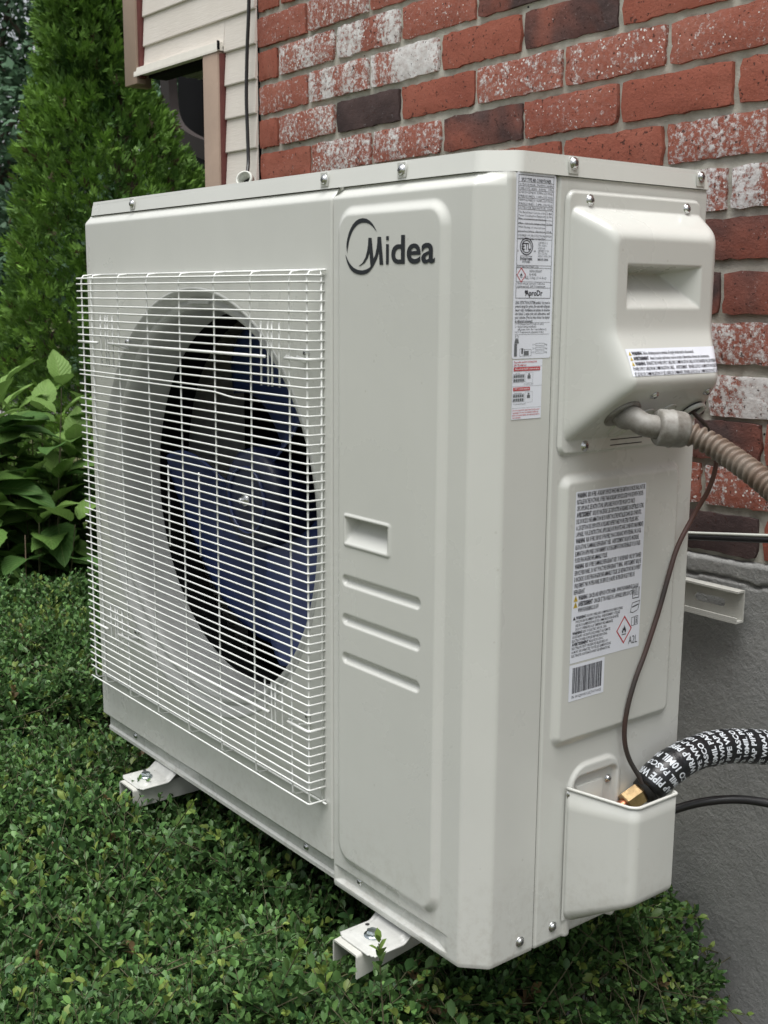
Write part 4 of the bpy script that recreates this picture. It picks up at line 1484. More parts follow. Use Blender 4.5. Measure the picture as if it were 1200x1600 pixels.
for lead, t, fr, tri in (('WARNING', 'CANCER AND REPRODUCTIVE HARM - WWW.P65WARNINGS.CA.GOV', 0.97, 1), ('AVERTISSEMENT', 'CANCER ET TROUBLES DE L APPAREIL REPRODUCTEUR -', 0.93, 1),
                         ('', 'WWW.P65WARNINGS.CA.GOV', 0.37, 0)):
    if tri:
        YL.poly([(a, z - 0.001), (a + 0.0068, z - 0.001), (a + 0.0034, z + 0.0058)])
        P.rect(a + 0.0031, a + 0.0037, z + 0.0008, z + 0.0034, 0.0002)
    u = a + 0.0078
    if lead:
        lw = w_ * (0.13 if lead == 'WARNING' else 0.21)
        P.text(lead, u, z, lw, 0.0049, 0.045)
        u += lw + 0.0015
    P.text(t, u, z, a + w_ * fr - u, 0.0049, 0.02)
    z -= lh * 0.98
z -= 0.0005
lh2 = 0.00432
WB = [('WARNING', 'USE SUPPLY WIRES AND COMMUNICATION WIRES SUITABLE', 0.74), ('', 'FOR 20% ABOVE AMBIENT RATING.  AVERTISSEMENT: UTILISEZ', 0.70), ('', 'DES FILS D ALIMENTATION ET DE COMMUNICATION ADAPTES', 0.68),
      ('', 'DE 20 % SUPERIEURS A LA TEMPERATURE AMBIANTE.', 0.60), ('WARNING', 'RISK OF ELECTRIC SHOCK. CAN', 0.50), ('', 'CAUSE INJURY OR DEATH. DISCONNECT ALL REMOTE', 0.56),
      ('', 'ELECTRIC POWER SUPPLIES BEFORE SERVICING.', 0.52), ('AVERTISSEMENT', 'RISQUE DE CHOC', 0.46), ('', 'ELECTRIQUE. PEUT CAUSER DES BLESSURES OU', 0.53), ('', 'LA MORT. DECONNECTEZ TOUTES LES ALIMENTATIONS', 0.58),
      ('', 'ELECTRIQUES A DISTANCE AVANT LES REPARATIONS.', 0.57)]
for i, (lead, t, fr) in enumerate(WB):
    u = a + (0.005 if i < 4 else 0.0)
    if i == 0:
        P.poly([(a, z - 0.0004), (a + 0.0046, z - 0.0004), (a + 0.0023, z + 0.0038)])
    if lead:
        lw = w_ * (0.14 if lead == 'WARNING' else 0.24)
        P.text(lead, u, z, lw, 0.0033, 0.045)
        u += lw + 0.0012
    P.text(t, u, z, a + w_ * fr - u, 0.0030, 0.012)
    z -= lh2
dy, dz_, rad = a + w_ * 0.775, ZB_ + 0.0245, 0.0135
ring = [(dy + rad * c, dz_ + rad * 1.25 * s) for c, s in ((1, 0), (0, 1), (-1, 0), (0, -1))]
ins = [(dy + rad * 0.86 * c, dz_ + rad * 1.07 * s) for c, s in ((1, 0), (0, 1), (-1, 0), (0, -1))]
RD.add(ring + ins, [(j, (j + 1) % 4, 4 + (j + 1) % 4, 4 + j) for j in range(4)])
flame(P, dy, dz_ - 0.001, 0.0078)
P.text('A2L', dy + 0.0085, ZB_ + 0.0055, 0.0155, 0.0092, 0.0, 3)
bx, bz = a + w_ * 0.935, ZB_ + 0.066
for pts in ([(-.006, -.006), (-.006, .006), (-.005, .007), (-.005, -.005)], [(.005, -.005), (.005, .007), (.006, .006), (.006, -.006)]):
    P.poly([(bx + p, bz + q) for p, q in pts])
P.frame(bx - 0.0036, bx - 0.0004, bz - 0.0030, bz + 0.0068, 0.0006)
P.frame(bx + 0.0004, bx + 0.0036, bz - 0.0030, bz + 0.0068, 0.0006)
P.rect(bx - 0.006, bx + 0.006, bz - 0.0068, bz - 0.0058)
bz -= 0.0175
P.poly([(bx - 0.0085, bz - 0.004), (bx - 0.0035, bz - 0.0055), (bx + 0.004, bz - 0.0035), (bx + 0.0035, bz - 0.0045), (bx - 0.0035, bz - 0.0064), (bx - 0.0088, bz - 0.005)])
P.poly([(bx - 0.0055, bz + 0.0015), (bx + 0.0055, bz + 0.0035), (bx + 0.0055, bz + 0.0020), (bx - 0.0055, bz + 0.0)])
P.poly([(bx - 0.0060, bz + 0.0060), (bx + 0.008, bz + 0.0075), (bx + 0.0078, bz + 0.0066), (bx - 0.0060, bz + 0.0052)])
P.poly([(bx + 0.0072, bz + 0.0062), (bx + 0.0080, bz + 0.0068), (bx + 0.0050, bz - 0.0040), (bx + 0.0042, bz - 0.0040)])
P.poly([(bx - 0.0060, bz + 0.0050), (bx - 0.0053, bz + 0.0050), (bx - 0.0080, bz - 0.0045), (bx - 0.0088, bz - 0.0045)])
bz -= 0.0165
P.frame(bx - 0.0058, bx - 0.0002, bz - 0.0052, bz + 0.0052, 0.0006)
P.frame(bx + 0.0002, bx + 0.0058, bz - 0.0048, bz + 0.0058, 0.0006)
P.rect(bx + 0.0022, bx + 0.0038, bz - 0.0030, bz + 0.0022)
P.rect(bx + 0.0024, bx + 0.0036, bz + 0.0030, bz + 0.0044)
P.build('label_print', M['ink'], wl)
YL.build('warning_triangles', M['ink_yellow'], wl)
RD.build('hazard_diamond', M['ink_red'], wl)

bl_ = label_sheet('barcode_label', 0.1297, 0.1880, 0.2925, 0.3348, XW + 0.0003, 0.0006)
P = Plate((XW + 0.0005, 0, 0), **SN)
u = 0.1350
rb = random.Random(11)
while u < 0.1830:
    t = rb.choice((0.0004, 0.0004, 0.0007, 0.0012))
    P.rect(u, u + t, 0.3012, 0.3312)
    u += t + rb.choice((0.0003, 0.0003, 0.0005, 0.0008))
P.text('SN: 54102J95005012A2T007100025', 0.1345, 0.2955, 0.0490, 0.0032)
P.build('barcode_print', M['ink'], bl_)

# caution strip on the flared face of the terminal cover
YA, YB, ZA, ZC = 0.1405, 0.2985, 0.6590, 0.6865


def f_strip(y, z):
    h, _ = cover_h(y, z)
    return np.stack([0.9466 + h + 0.0005, y, z], -1)


cs_ = grid_obj('caution_label', np.linspace(YA, YB, 40), np.linspace(ZA, ZC, 14), f_strip, M['label'], unit)


class CoverPlate(Plate):
    def add(self, uv, faces, lift=0.0):
        uv = np.asarray(uv, float)
        h, _ = cover_h(uv[:, :1], uv[:, 1:2])
        self.v.append(np.c_[0.9466 + h[:, 0] + 0.0009 + lift, uv])
        self.f += [tuple(i + self.c for i in f) for f in faces]
        self.c += len(uv)


P = CoverPlate((0, 0, 0), **SN)
YL = CoverPlate((0, 0, 0), **SN)
lines = [('WARNING', 'Before obtaining access to terminals, all supply circuits must be disconnected.', 0.70),
         ('AVERTISSEMENT', 'Avant d acceder aux bornes, tous les circuits d alimentation doivent etre deconnectes.', 0.86),
         ('WARNING', 'SEPARATE THE POWER SUPPLY CABLE AND COMMUNICATION CABLE OR THE TRANSFER WILL BE INTERRUPTED IN', 0.98),
         ('', 'POWER SUPPLY CABLE FROM COMMUNICATION CABLE.    AVERTISSEMENT   SEPARER LES FILS D ALIMENTATION ELECTRIQUE', 0.96),
         ('', 'ET LES FILS DE COMMUNICATION OU LES LIGNES DE COMMANDE, SEPARER LES FILS DE LA COMMUNICATION ET CONTACTS.', 0.97)]
z = ZC - 0.0062
wS = YB - YA - 0.005
for i, (lead, t, fr) in enumerate(lines):
    u = YA + 0.0025
    if i < 3:
        YL.poly([(u, z - 0.0003), (u + 0.0042, z - 0.0003), (u + 0.0021, z + 0.0038)])
        u += 0.0052
    if lead:
        lw = wS * (0.105 if lead == 'WARNING' else 0.16)
        P.text(lead, u, z, lw, 0.0033, 0.045)
        u += lw + 0.002
    P.text(t, u, z, YA + 0.0025 + wS * fr - u, 0.0034, 0.015)
    z -= 0.0052
P.build('label_print', M['ink'], cs_)
YL.build('warning_triangles', M['ink_yellow'], cs_)

# ================================================================== wall bracket
brk = thing('wall_bracket', 'cream painted steel wall bracket carrying the outdoor unit', 'wall bracket', (0, 0, 0))


def c_arm(name, xc, y0, y1, zt, w_=0.048, h=0.030, t=0.0024, skew=0.0):
    """channel open downwards, running out from the wall"""
    bm = bmesh.new()
    hw = w_ / 2
    sec = fillet_path([(-hw, zt - h), (-hw, zt), (hw, zt), (hw, zt - h)], [0.004, 0.004], 5)
    inn = fillet_path([(hw - t, zt - h), (hw - t, zt - t), (-hw + t, zt - t), (-hw + t, zt - h)], [0.002, 0.002], 5)
    ring = np.vstack([sec, inn])
    rows = [[bm.verts.new((xc + p[0] + skew * (y - y0), y, p[1])) for p in ring] for y in (y0, y1)]
    n = len(ring)
    for j in range(n):
        q = (j + 1) % n
        bm.faces.new((rows[0][j], rows[0][q], rows[1][q], rows[1][j]))
    m = n // 2
    for r_ in rows:
        for j in range(m - 1):
            bm.faces.new((r_[j], r_[j + 1], r_[n - 2 - j], r_[n - 1 - j]))
    return bm_obj(name, bm, M['bracket'], brk, smooth=True, angle=40)


c_arm('arm', 0.2045, -0.056, 0.575, -0.0176)
c_arm('arm', 0.786, -0.058, 0.575, -0.0176, skew=-0.14)
for xc in (0.2045, 0.690):
    bm = bmesh.new()
    box(bm, xc - 0.020, xc + 0.020, 0.566, 0.5685, -0.16, 0.345)
    box(bm, xc - 0.020, xc - 0.0176, 0.5687, 0.590, -0.16, 0.345)
    box(bm, xc + 0.0176, xc + 0.020, 0.5687, 0.590, -0.16, 0.345)
    bm_obj('upright', bm, M['bracket'], brk)
# cross rail: channel with lips towards the room, slotted web
bm = bmesh.new()
X0, X1, Z0, Z1, YW = 0.10, 0.868, 0.2905, 0.3365, 0.5745
sx0, sx1, szc, sr = 0.785, 0.838, 0.3125, 0.0062
V, F = [], []
th = np.linspace(-90, 90, 9)
slot = [(sx1 - sr + sr * math.cos(R(t)), szc + sr * math.sin(R(t))) for t in th] + [(sx0 + sr - sr * math.cos(R(t)), szc - sr * math.sin(R(t))) for t in th]
outer = []
for i, (sx, sz) in enumerate(slot):
    outer.append((X1 if i < 9 else 0.75, Z0 + (Z1 - Z0) * (i if i < 9 else 17 - i) / 8.0))
ov = [bm.verts.new((p, YW, q)) for p, q in outer]
iv = [bm.verts.new((p, YW, q)) for p, q in slot]
n = len(slot)
for j in range(n):
    bm.faces.new((ov[j], ov[(j + 1) % n], iv[(j + 1) % n], iv[j]))
web = bmesh.ops.extrude_face_region(bm, geom=list(bm.faces))
bmesh.ops.translate(bm, verts=[e for e in web['geom'] if isinstance(e, bmesh.types.BMVert)], vec=(0, 0.0025, 0))
box(bm, X0, 0.7495, YW, YW + 0.0025, Z0, Z1)
box(bm, X0, X1, YW - 0.015, YW - 0.0002, Z1 - 0.0026, Z1 + 0.0002)
box(bm, X0, X1, YW - 0.015, YW - 0.0002, Z0 - 0.0002, Z0 + 0.0026)
box(bm, X0, X1, YW - 0.0150, YW - 0.0125, Z0 + 0.0028, Z0 + 0.0080)
bm_obj('cross_rail', bm, M['bracket'], brk)
for xx, zz in ((0.16, 0.312), (0.56, 0.312)):
    lathe('anchor_bolt', [(0.009, 0.0), (0.009, -0.006), (0.0001, -0.007)], 6, (xx, YW - 0.0002, zz), (0, 1, 0), (1, 0, 0), M['bolt'], brk)
# spacers that hold the rail off the wall
for xx in (0.22, 0.70):
    box_obj('spacer', xx - 0.012, xx + 0.012, YW + 0.003, 0.592, 0.300, 0.328, M['bracket'], brk)

# ================================================================== services

def dpt(u, v, d):
    q = np.array([(u - 600) / 1828.2, (v - 800) / 1828.2, 1.0])
    return CAM + d * (q[0] * CX - q[1] * CY - q[2] * CZ)


# flexible conduit with its angled connector
con = thing('flexible_conduit', 'dirty brown corrugated flexible conduit with grey elbow connector below the wiring cover', 'conduit', (0.985, 0.175, 0.61))


def loc(P, o):
    return np.asarray(P, float) - np.asarray(o.location)


e0 = np.array([under(0.163, 0.616) + 0.002, 0.163, 0.616])
d0 = float((e0 - CAM) @ -CZ)
un = np.array(UN)
elb = catmull([e0 - un * 0.008, e0 + un * 0.004, dpt(990, 653, d0 - 0.014), dpt(1005, 663, d0 - 0.020), dpt(1024, 667, d0 - 0.020), dpt(1042, 669, d0 - 0.018)], 8)
tube('elbow', loc(elb, con), 0.0122, M['fitting'], con, seg=24)
lathe('lock_nut', [(0.010, 0.0), (0.0215, 0.0), (0.0215, 0.0035), (0.0195, 0.0045), (0.012, 0.0045)], 32, loc(e0 - un * 0.003, con), un, (0, 1, 0), M['fitting'], con)
tang = elb[-1] - elb[-3]
tang /= np.linalg.norm(tang)
lathe('compression_nut', [(0.0125, -0.014), (0.0175, -0.0135), (0.0195, -0.011), (0.0195, 0.000), (0.0203, 0.0010), (0.0203, 0.0025), (0.0196, 0.0035), (0.0190, 0.0150), (0.0175, 0.0185), (0.0125, 0.0190)],
      40, loc(elb[-1] + tang * 0.002, con), tang, (0, 0, 1), M['fitting'], con)
cs0 = elb[-1] + tang * 0.012
cp = catmull([cs0, dpt(1076, 677, d0 - 0.018), dpt(1104, 690, d0 - 0.026), dpt(1138, 711, d0 - 0.045), dpt(1200, 758, d0 - 0.09), dpt(1290, 842, d0 - 0.14), [1.26, 0.33, 0.40], [1.33, 0.42, 0.31],
              [1.42, 0.50, 0.24], [1.48, 0.592, 0.20]], 30)
dd = np.r_[0, np.cumsum(np.linalg.norm(np.diff(cp, axis=0), axis=1))]
ss = np.arange(0, dd[-1], 0.00105)
cpp = np.stack([np.interp(ss, dd, cp[:, i]) for i in range(3)], 1)
ribs = 0.0112 + 0.0017 * np.clip(np.cos(ss / 0.0084 * 2 * np.pi) * 1.5 + 0.2, -1, 1)
tube('corrugated_hose', loc(cpp, con), ribs, M['conduit'], con, seg=20)

# brown two-core wire from the grommet down to the pipe wrap
bw = thing('control_wire', 'thin brown flat wire looping down the side of the outdoor unit', 'wire', (0.955, 0.29, 0.6))
g0 = np.array([under(0.283, 0.616), 0.283, 0.616])
wp = catmull([g0 - un * 0.02, g0 + un * 0.006, g0 + [0.014, 0.012, -0.022], [0.985, 0.330, 0.556], [0.974, 0.336, 0.520], [0.960, 0.329, 0.487], [0.956, 0.306, 0.450], [0.9575, 0.289, 0.415], [0.9575, 0.275, 0.377],
              [0.9575, 0.254, 0.330], [0.9575, 0.237, 0.297], [0.9565, 0.2265, 0.262], [0.955, 0.226, 0.230], [0.957, 0.233, 0.203], [0.966, 0.244, 0.178], [0.976, 0.249, 0.160]], 10)
tube('wire_pair', loc(wp, bw), 0.0029, M['brown_wire'], bw, seg=10, flat=0.62)

# insulated line set
ls = thing('insulated_pipe', 'black wrapped refrigerant pipe printed with white lettering leaving the valve cover', 'pipe', (0.98, 0.25, 0.17))


core = [dpt(960, 1268, 1.385), dpt(975, 1257, 1.39), dpt(992, 1245, 1.395), dpt(1008, 1233, 1.40)]
ip = catmull([dpt(1012, 1231, 1.40), dpt(1030, 1213, 1.402), dpt(1058, 1191, 1.41), dpt(1095, 1174, 1.43), dpt(1140, 1166, 1.45), dpt(1200, 1168, 1.47),
              [1.04, 0.485, 0.176], [1.12, 0.54, 0.172], [1.30, 0.565, 0.17], [1.75, 0.57, 0.17]], 22)
d2 = np.r_[0, np.cumsum(np.linalg.norm(np.diff(ip, axis=0), axis=1))]
s2 = np.arange(0, d2[-1], 0.0022)
ipp = np.stack([np.interp(s2, d2, ip[:, i]) for i in range(3)], 1)
PR = 0.0205
rad = PR + 0.0009 * np.abs(((s2 / 0.021) % 1.0)) + 0.0007 * np.sin(s2 * 61) * np.sin(s2 * 23)
rad[:3] = (PR - 0.004, PR - 0.001, PR)
tube('foam_sleeve', loc(ipp, ls), rad, M['wrap'], ls, seg=40)
# white print running round the wrap
T_, A2, B2 = frames(ipp)
tv, tf, tc = [], [], 0
words = ['PIPE WRAP PIPE WRAP PIPE', 'PASCO 10MIL PASCO 10MIL PASCO', '10MIL PASCO 10MIL PASCO 10MIL', 'WRAP PIPE WRAP PIPE WRAP']
camv = CAM
row, sp = 0, 0.006
while sp < 0.42:
    V, F = text_geo(words[row % 4], 0.03, 2)
    bmt = bmesh.new()
    vv = [bmt.verts.new((p[0], p[1], 0)) for p in V]
    for f_ in F:
        try:
            bmt.faces.new([vv[i] for i in f_])
        except ValueError:
            pass
    bmesh.ops.subdivide_edges(bmt, edges=[e for e in bmt.edges if e.calc_length() > 0.12], cuts=2, use_grid_fill=True)
    bmesh.ops.triangulate(bmt, faces=bmt.faces)
    bmt.verts.ensure_lookup_table()
    C2 = np.array([v_.co[:2] for v_ in bmt.verts])
    F2 = [[v_.index for v_ in f_.verts] for f_ in bmt.faces]
    bmt.free()
    hgt_ = 0.0102
    arc = C2[:, 0] * hgt_ * 1.0
    i_s = min(len(ipp) - 2, int(sp / 0.0022))
    # angle of the side that faces the viewer's side of the yard
    tocam = np.array([0.75, -0.62, 0.25])
    a0 = math.atan2(tocam @ B2[i_s], tocam @ A2[i_s])
    phase = (row * 0.83 + 0.37 * (row % 3)) % 1.0
    ang = -(arc / PR) + a0 + math.pi * 0.9 + phase * 1.3
    keepf = []
    along = sp + C2[:, 1] * hgt_ * -1.0 + hgt_ + 0.0016 * (ang - a0)
    fi = np.clip(along / 0.0022, 0, len(ipp) - 1.001)
    i0_ = fi.astype(int)
    fr = (fi - i0_)[:, None]
    pc = ipp[i0_] * (1 - fr) + ipp[i0_ + 1] * fr
    aa = A2[i0_] * (1 - fr) + A2[i0_ + 1] * fr
    bb = B2[i0_] * (1 - fr) + B2[i0_ + 1] * fr
    rr_ = np.interp(along, s2, rad) + 0.00045
    Pw = pc + rr_[:, None] * (np.cos(ang)[:, None] * aa + np.sin(ang)[:, None] * bb)
    ok = np.abs(ang - a0) < math.pi * 0.98
    tv.append(loc(Pw, ls))
    tf += [tuple(i + tc for i in f_) for f_ in F2 if all(ok[i] for i in f_)]
    tc += len(Pw)
    sp += 0.0118 + (0.0045 if row % 3 == 2 else 0)
    row += 1
mesh_np('wrap_lettering', np.concatenate(tv), tf, M['wrap_text'], ls, smooth=False)
tube('copper_pipe', loc(catmull(core, 6), ls), 0.0075, M['copper'], ls, seg=16)
ax = core[2] - core[1]
ax /= np.linalg.norm(ax)
nc = core[2] - ax * 0.002
V, F = lathe_geo([(0.0001, -0.014), (0.0128, -0.014), (0.0138, -0.0125), (0.0138, 0.0085), (0.0122, 0.011), (0.0085, 0.0135), (0.0078, 0.017)], 6, loc(nc, ls), ax, (0.55, -0.75, 0.35))
mesh_np('flare_nut', V, F, M['brass'], ls, smooth=False)
tube('sleeve_end', loc([core[3] - ax * 0.006, core[3] + ax * 0.004, core[3] + ax * 0.012], ls), (0.0145, 0.0175, 0.017), M['rubber'], ls, seg=20)
tube('second_sleeve', loc(catmull([dpt(1000, 1215, 1.425), dpt(1012, 1208, 1.43), dpt(1035, 1195, 1.435)], 6), ls), 0.011, M['rubber'], ls, seg=16)

# black drain hose
dh = thing('drain_hose', 'thin black cable curving from behind the valve cover past the grey wall', 'cable', (0.95, 0.37, 0.09))
hpz = catmull([[0.93, 0.345, 0.06], dpt(1040, 1272, 1.475), dpt(1060, 1263, 1.475), dpt(1100, 1253, 1.47), dpt(1150, 1249, 1.46), dpt(1200, 1255, 1.44), dpt(1265, 1272, 1.41),
               [1.16, 0.43, 0.10], [1.30, 0.50, 0.0], [1.42, 0.57, -0.15], [1.45, 0.585, -0.45]], 12)
tube('hose', loc(hpz, dh), 0.0056, M['cable'], dh, seg=14)

# dark rod along the brick
rd = thing('wall_cable', 'straight dark cable with a white strand as its top highlight along the lowest brick course', 'cable', (0.7, 0.585, 0.395))
rp = np.array([[x, 0.574, 0.396 + (x - 0.763) * 0.135 - 0.012 * 0] for x in np.linspace(0.60, 1.95, 12)])
tube('cable_sheath', loc(rp, rd), 0.0044, M['cable'], rd, seg=14)
tube('highlight_strand', loc(rp + [0, -0.001, 0.0062], rd), 0.0023, M['pvc'], rd, seg=8)  # white strand models the highlight along the cable top

# hanging cable and the pipe it drops into
hc = thing('hanging_cable', 'thin black cable hanging down the cream siding beside the bricks', 'cable', (-0.43, 0.575, 1.3))
hcp = catmull([[-0.418, 0.577, 1.80], [-0.422, 0.577, 1.50], [-0.4235, 0.577, 1.348], [-0.4330, 0.577, 1.25], [-0.4385, 0.577, 1.157], [-0.4360, 0.577, 1.08], [-0.4265, 0.572, 1.02], [-0.408, 0.556, 0.985]], 10)
tube('cable_sheath', loc(hcp, hc), 0.0039, M['cable'], hc, seg=10)
pv = thing('vent_pipe', 'white plastic pipe elbow poking up behind the outdoor unit lid', 'pipe', (-0.43, 0.57, 0.98))
V = catmull([[-0.400, 0.566, 0.70], [-0.400, 0.566, 0.90], [-0.400, 0.562, 0.952], [-0.398, 0.553, 0.971], [-0.391, 0.542, 0.977]], 8)
tube('elbow', loc(V, pv), 0.0165, M['pvc'], pv, seg=28, caps=False)
tg = V[-1] - V[-2]
tg /= np.linalg.norm(tg)
lathe('pipe_collar', [(0.0150, -0.004), (0.0190, -0.004), (0.0193, 0.006), (0.0180, 0.009), (0.0145, 0.009), (0.0142, -0.020)], 36, loc(V[-1], pv), tg, (0, 0, 1), M['pvc'], pv)
lathe('pipe_bore', [(0.0001, -0.018), (0.0144, -0.018)], 24, loc(V[-1], pv), tg, (0, 0, 1), M['seam'], pv)

# brown curved band in the shaded porch
cvr = catmull([[-2.93, 1.72, 1.72], [-2.92, 1.72, 1.56], [-2.89, 1.72, 1.465], [-2.81, 1.72, 1.40], [-2.63, 1.72, 1.335], [-2.35, 1.72, 1.275], [-1.9, 1.72, 1.22]], 8)
bm = bmesh.new()
rows = []
T3, A3, B3 = frames(cvr)
for i in range(len(cvr)):
    t_ = T3[i]
    nrm_ = np.array([0, 1.0, 0])
    up_ = np.cross(t_, nrm_)
    up_ /= np.linalg.norm(up_)
    rows.append([bm.verts.new(cvr[i] + up_ * a_ * 0.038 + nrm_ * b_ * 0.02) for a_, b_ in ((-1, -1), (1, -1), (1, 1), (-1, 1))])
for i in range(len(rows) - 1):
    for j in range(4):
        q = (j + 1) % 4
        bm.faces.new((rows[i][j], rows[i][q], rows[i + 1][q], rows[i + 1][j]))
bm.faces.new(rows[0])
bm.faces.new(rows[-1][::-1])
bm_obj('curved_band', bm, M['brownrail'], porch, smooth=True, angle=40)


# ================================================================== plants
def norm(a):
    return a / np.maximum(np.linalg.norm(a, axis=-1, keepdims=True), 1e-9)


def leaf_arrays(P, D, Nn, L, Wd, fold=0.22, curl=0.18):
    """8-vertex folded leaves: P base, D direction, Nn upper side"""
    D = norm(D)
    Sd = norm(np.cross(D, Nn))
    Nn = np.cross(Sd, D)
    L = L[:, None]
    Wd = Wd[:, None]
    mid1, mid2 = P + D * L * 0.36 + Nn * L * curl * 0.16, P + D * L * 0.72 + Nn * L * curl * 0.10
    tip = P + D * L - Nn * L * curl * 0.15
    e1, e2 = Wd * 0.5, Wd * 0.47
    V = np.stack([P, mid1 - Sd * e1 + Nn * e1 * fold * 2, mid1, mid1 + Sd * e1 + Nn * e1 * fold * 2,
                  mid2 - Sd * e2 + Nn * e2 * fold * 2, mid2, mid2 + Sd * e2 + Nn * e2 * fold * 2, tip], 1)
    return V


LQ = np.array([[0, 2, 1, 1], [0, 3, 2, 2], [1, 2, 5, 4], [2, 3, 6, 5], [4, 5, 7, 7], [5, 6, 7, 7]])
LT3 = np.array([[0, 2, 1], [0, 3, 2], [1, 2, 5], [1, 5, 4], [2, 3, 6], [2, 6, 5], [4, 5, 7], [5, 6, 7]])


def tint_attr(me, cols):
    at = me.attributes.new('tint', 'FLOAT_COLOR', 'POINT')
    c = np.ones((len(cols), 4), np.float32)
    c[:, :3] = cols
    at.data.foreach_set('color', c.ravel())


def leaves_obj(name, V, cols, mat, parent):
    n = len(V)
    F = (LT3[None] + (np.arange(n) * 8)[:, None, None]).reshape(-1, 3)
    o = mesh_np(name, V.reshape(-1, 3), F, mat, parent)
    tint_attr(o.data, np.repeat(cols, 8, 0))
    return o


def blades_obj(name, P, D, Nn, L, Wd, cols, mat, parent):
    """cheap two-triangle scale sprays"""
    D = norm(D)
    Sd = norm(np.cross(D, Nn))
    n = len(P)
    m_ = P + D * L[:, None] * 0.55
    V = np.stack([P, m_ - Sd * Wd[:, None] * 0.5, m_ + Sd * Wd[:, None] * 0.5, P + D * L[:, None]], 1)
    F = (np.array([[0, 2, 1], [1, 2, 3]])[None] + (np.arange(n) * 4)[:, None, None]).reshape(-1, 3)
    o = mesh_np(name, V.reshape(-1, 3), F, mat, parent, smooth=False)
    tint_attr(o.data, np.repeat(cols, 4, 0))
    return o


def stems_obj(name, A, B, r, mat, parent):
    """three-sided tapered twigs"""
    n = len(A)
    D = norm(B - A)
    s = norm(np.cross(D, np.array([0.31, 0.2, 0.93])))
    t = np.cross(D, s)
    th = np.array([0, 2.09, 4.19])
    off = np.cos(th)[None, :, None] * s[:, None] + np.sin(th)[None, :, None] * t[:, None]
    r = np.broadcast_to(r, (n,))[:, None, None]
    V = np.concatenate([A[:, None] + off * r, B[:, None] + off * r * 0.5], 1)
    q = np.array([[0, 1, 4, 3], [1, 2, 5, 4], [2, 0, 3, 5]])
    F = (q[None] + (np.arange(n) * 6)[:, None, None]).reshape(-1, 4)
    return mesh_np(name, V.reshape(-1, 3), F, mat, parent)


def sprig_leaves(B, D, ln, npair, L0, r_, tipcol=0.3):
    """opposite/alternate leaves along each sprig"""
    n = len(B)
    side = norm(np.cross(D, r_.normal(size=(n, 3))))
    oth = np.cross(D, side)
    siz = r_.uniform(0.72, 1.32, n)
    Ps, Ds, Ns, Ls, Cs = [], [], [], [], []
    for j in range(npair):
        f = 0.18 + 0.82 * j / (npair - 1)
        base = B + D * (ln * f)[:, None]
        a = j * 1.35 + r_.uniform(-0.3, 0.3, n)
        for sg in (1, -1):
            sv = (np.cos(a)[:, None] * side + np.sin(a)[:, None] * oth) * sg
            opening = (0.95 - 0.55 * f) + r_.uniform(-0.15, 0.15, n)
            d = norm(sv * opening[:, None] * 1.1 + D * (0.55 + 0.5 * f) + r_.normal(0, 0.16, (n, 3)))
            up = norm(D * 1.0 - d * 0.2 + np.array([0, 0, 0.7]) + r_.normal(0, 0.22, (n, 3)))
            Ps.append(base + r_.normal(0, 0.0008, (n, 3)))
            Ds.append(d)
            Ns.append(up)
            Ls.append(L0 * siz * (1.05 - 0.35 * f ** 3) * r_.uniform(0.75, 1.2, n))
            Cs.append(np.full(n, f))
    return [np.concatenate(x) for x in (Ps, Ds, Ns, Ls, Cs)]


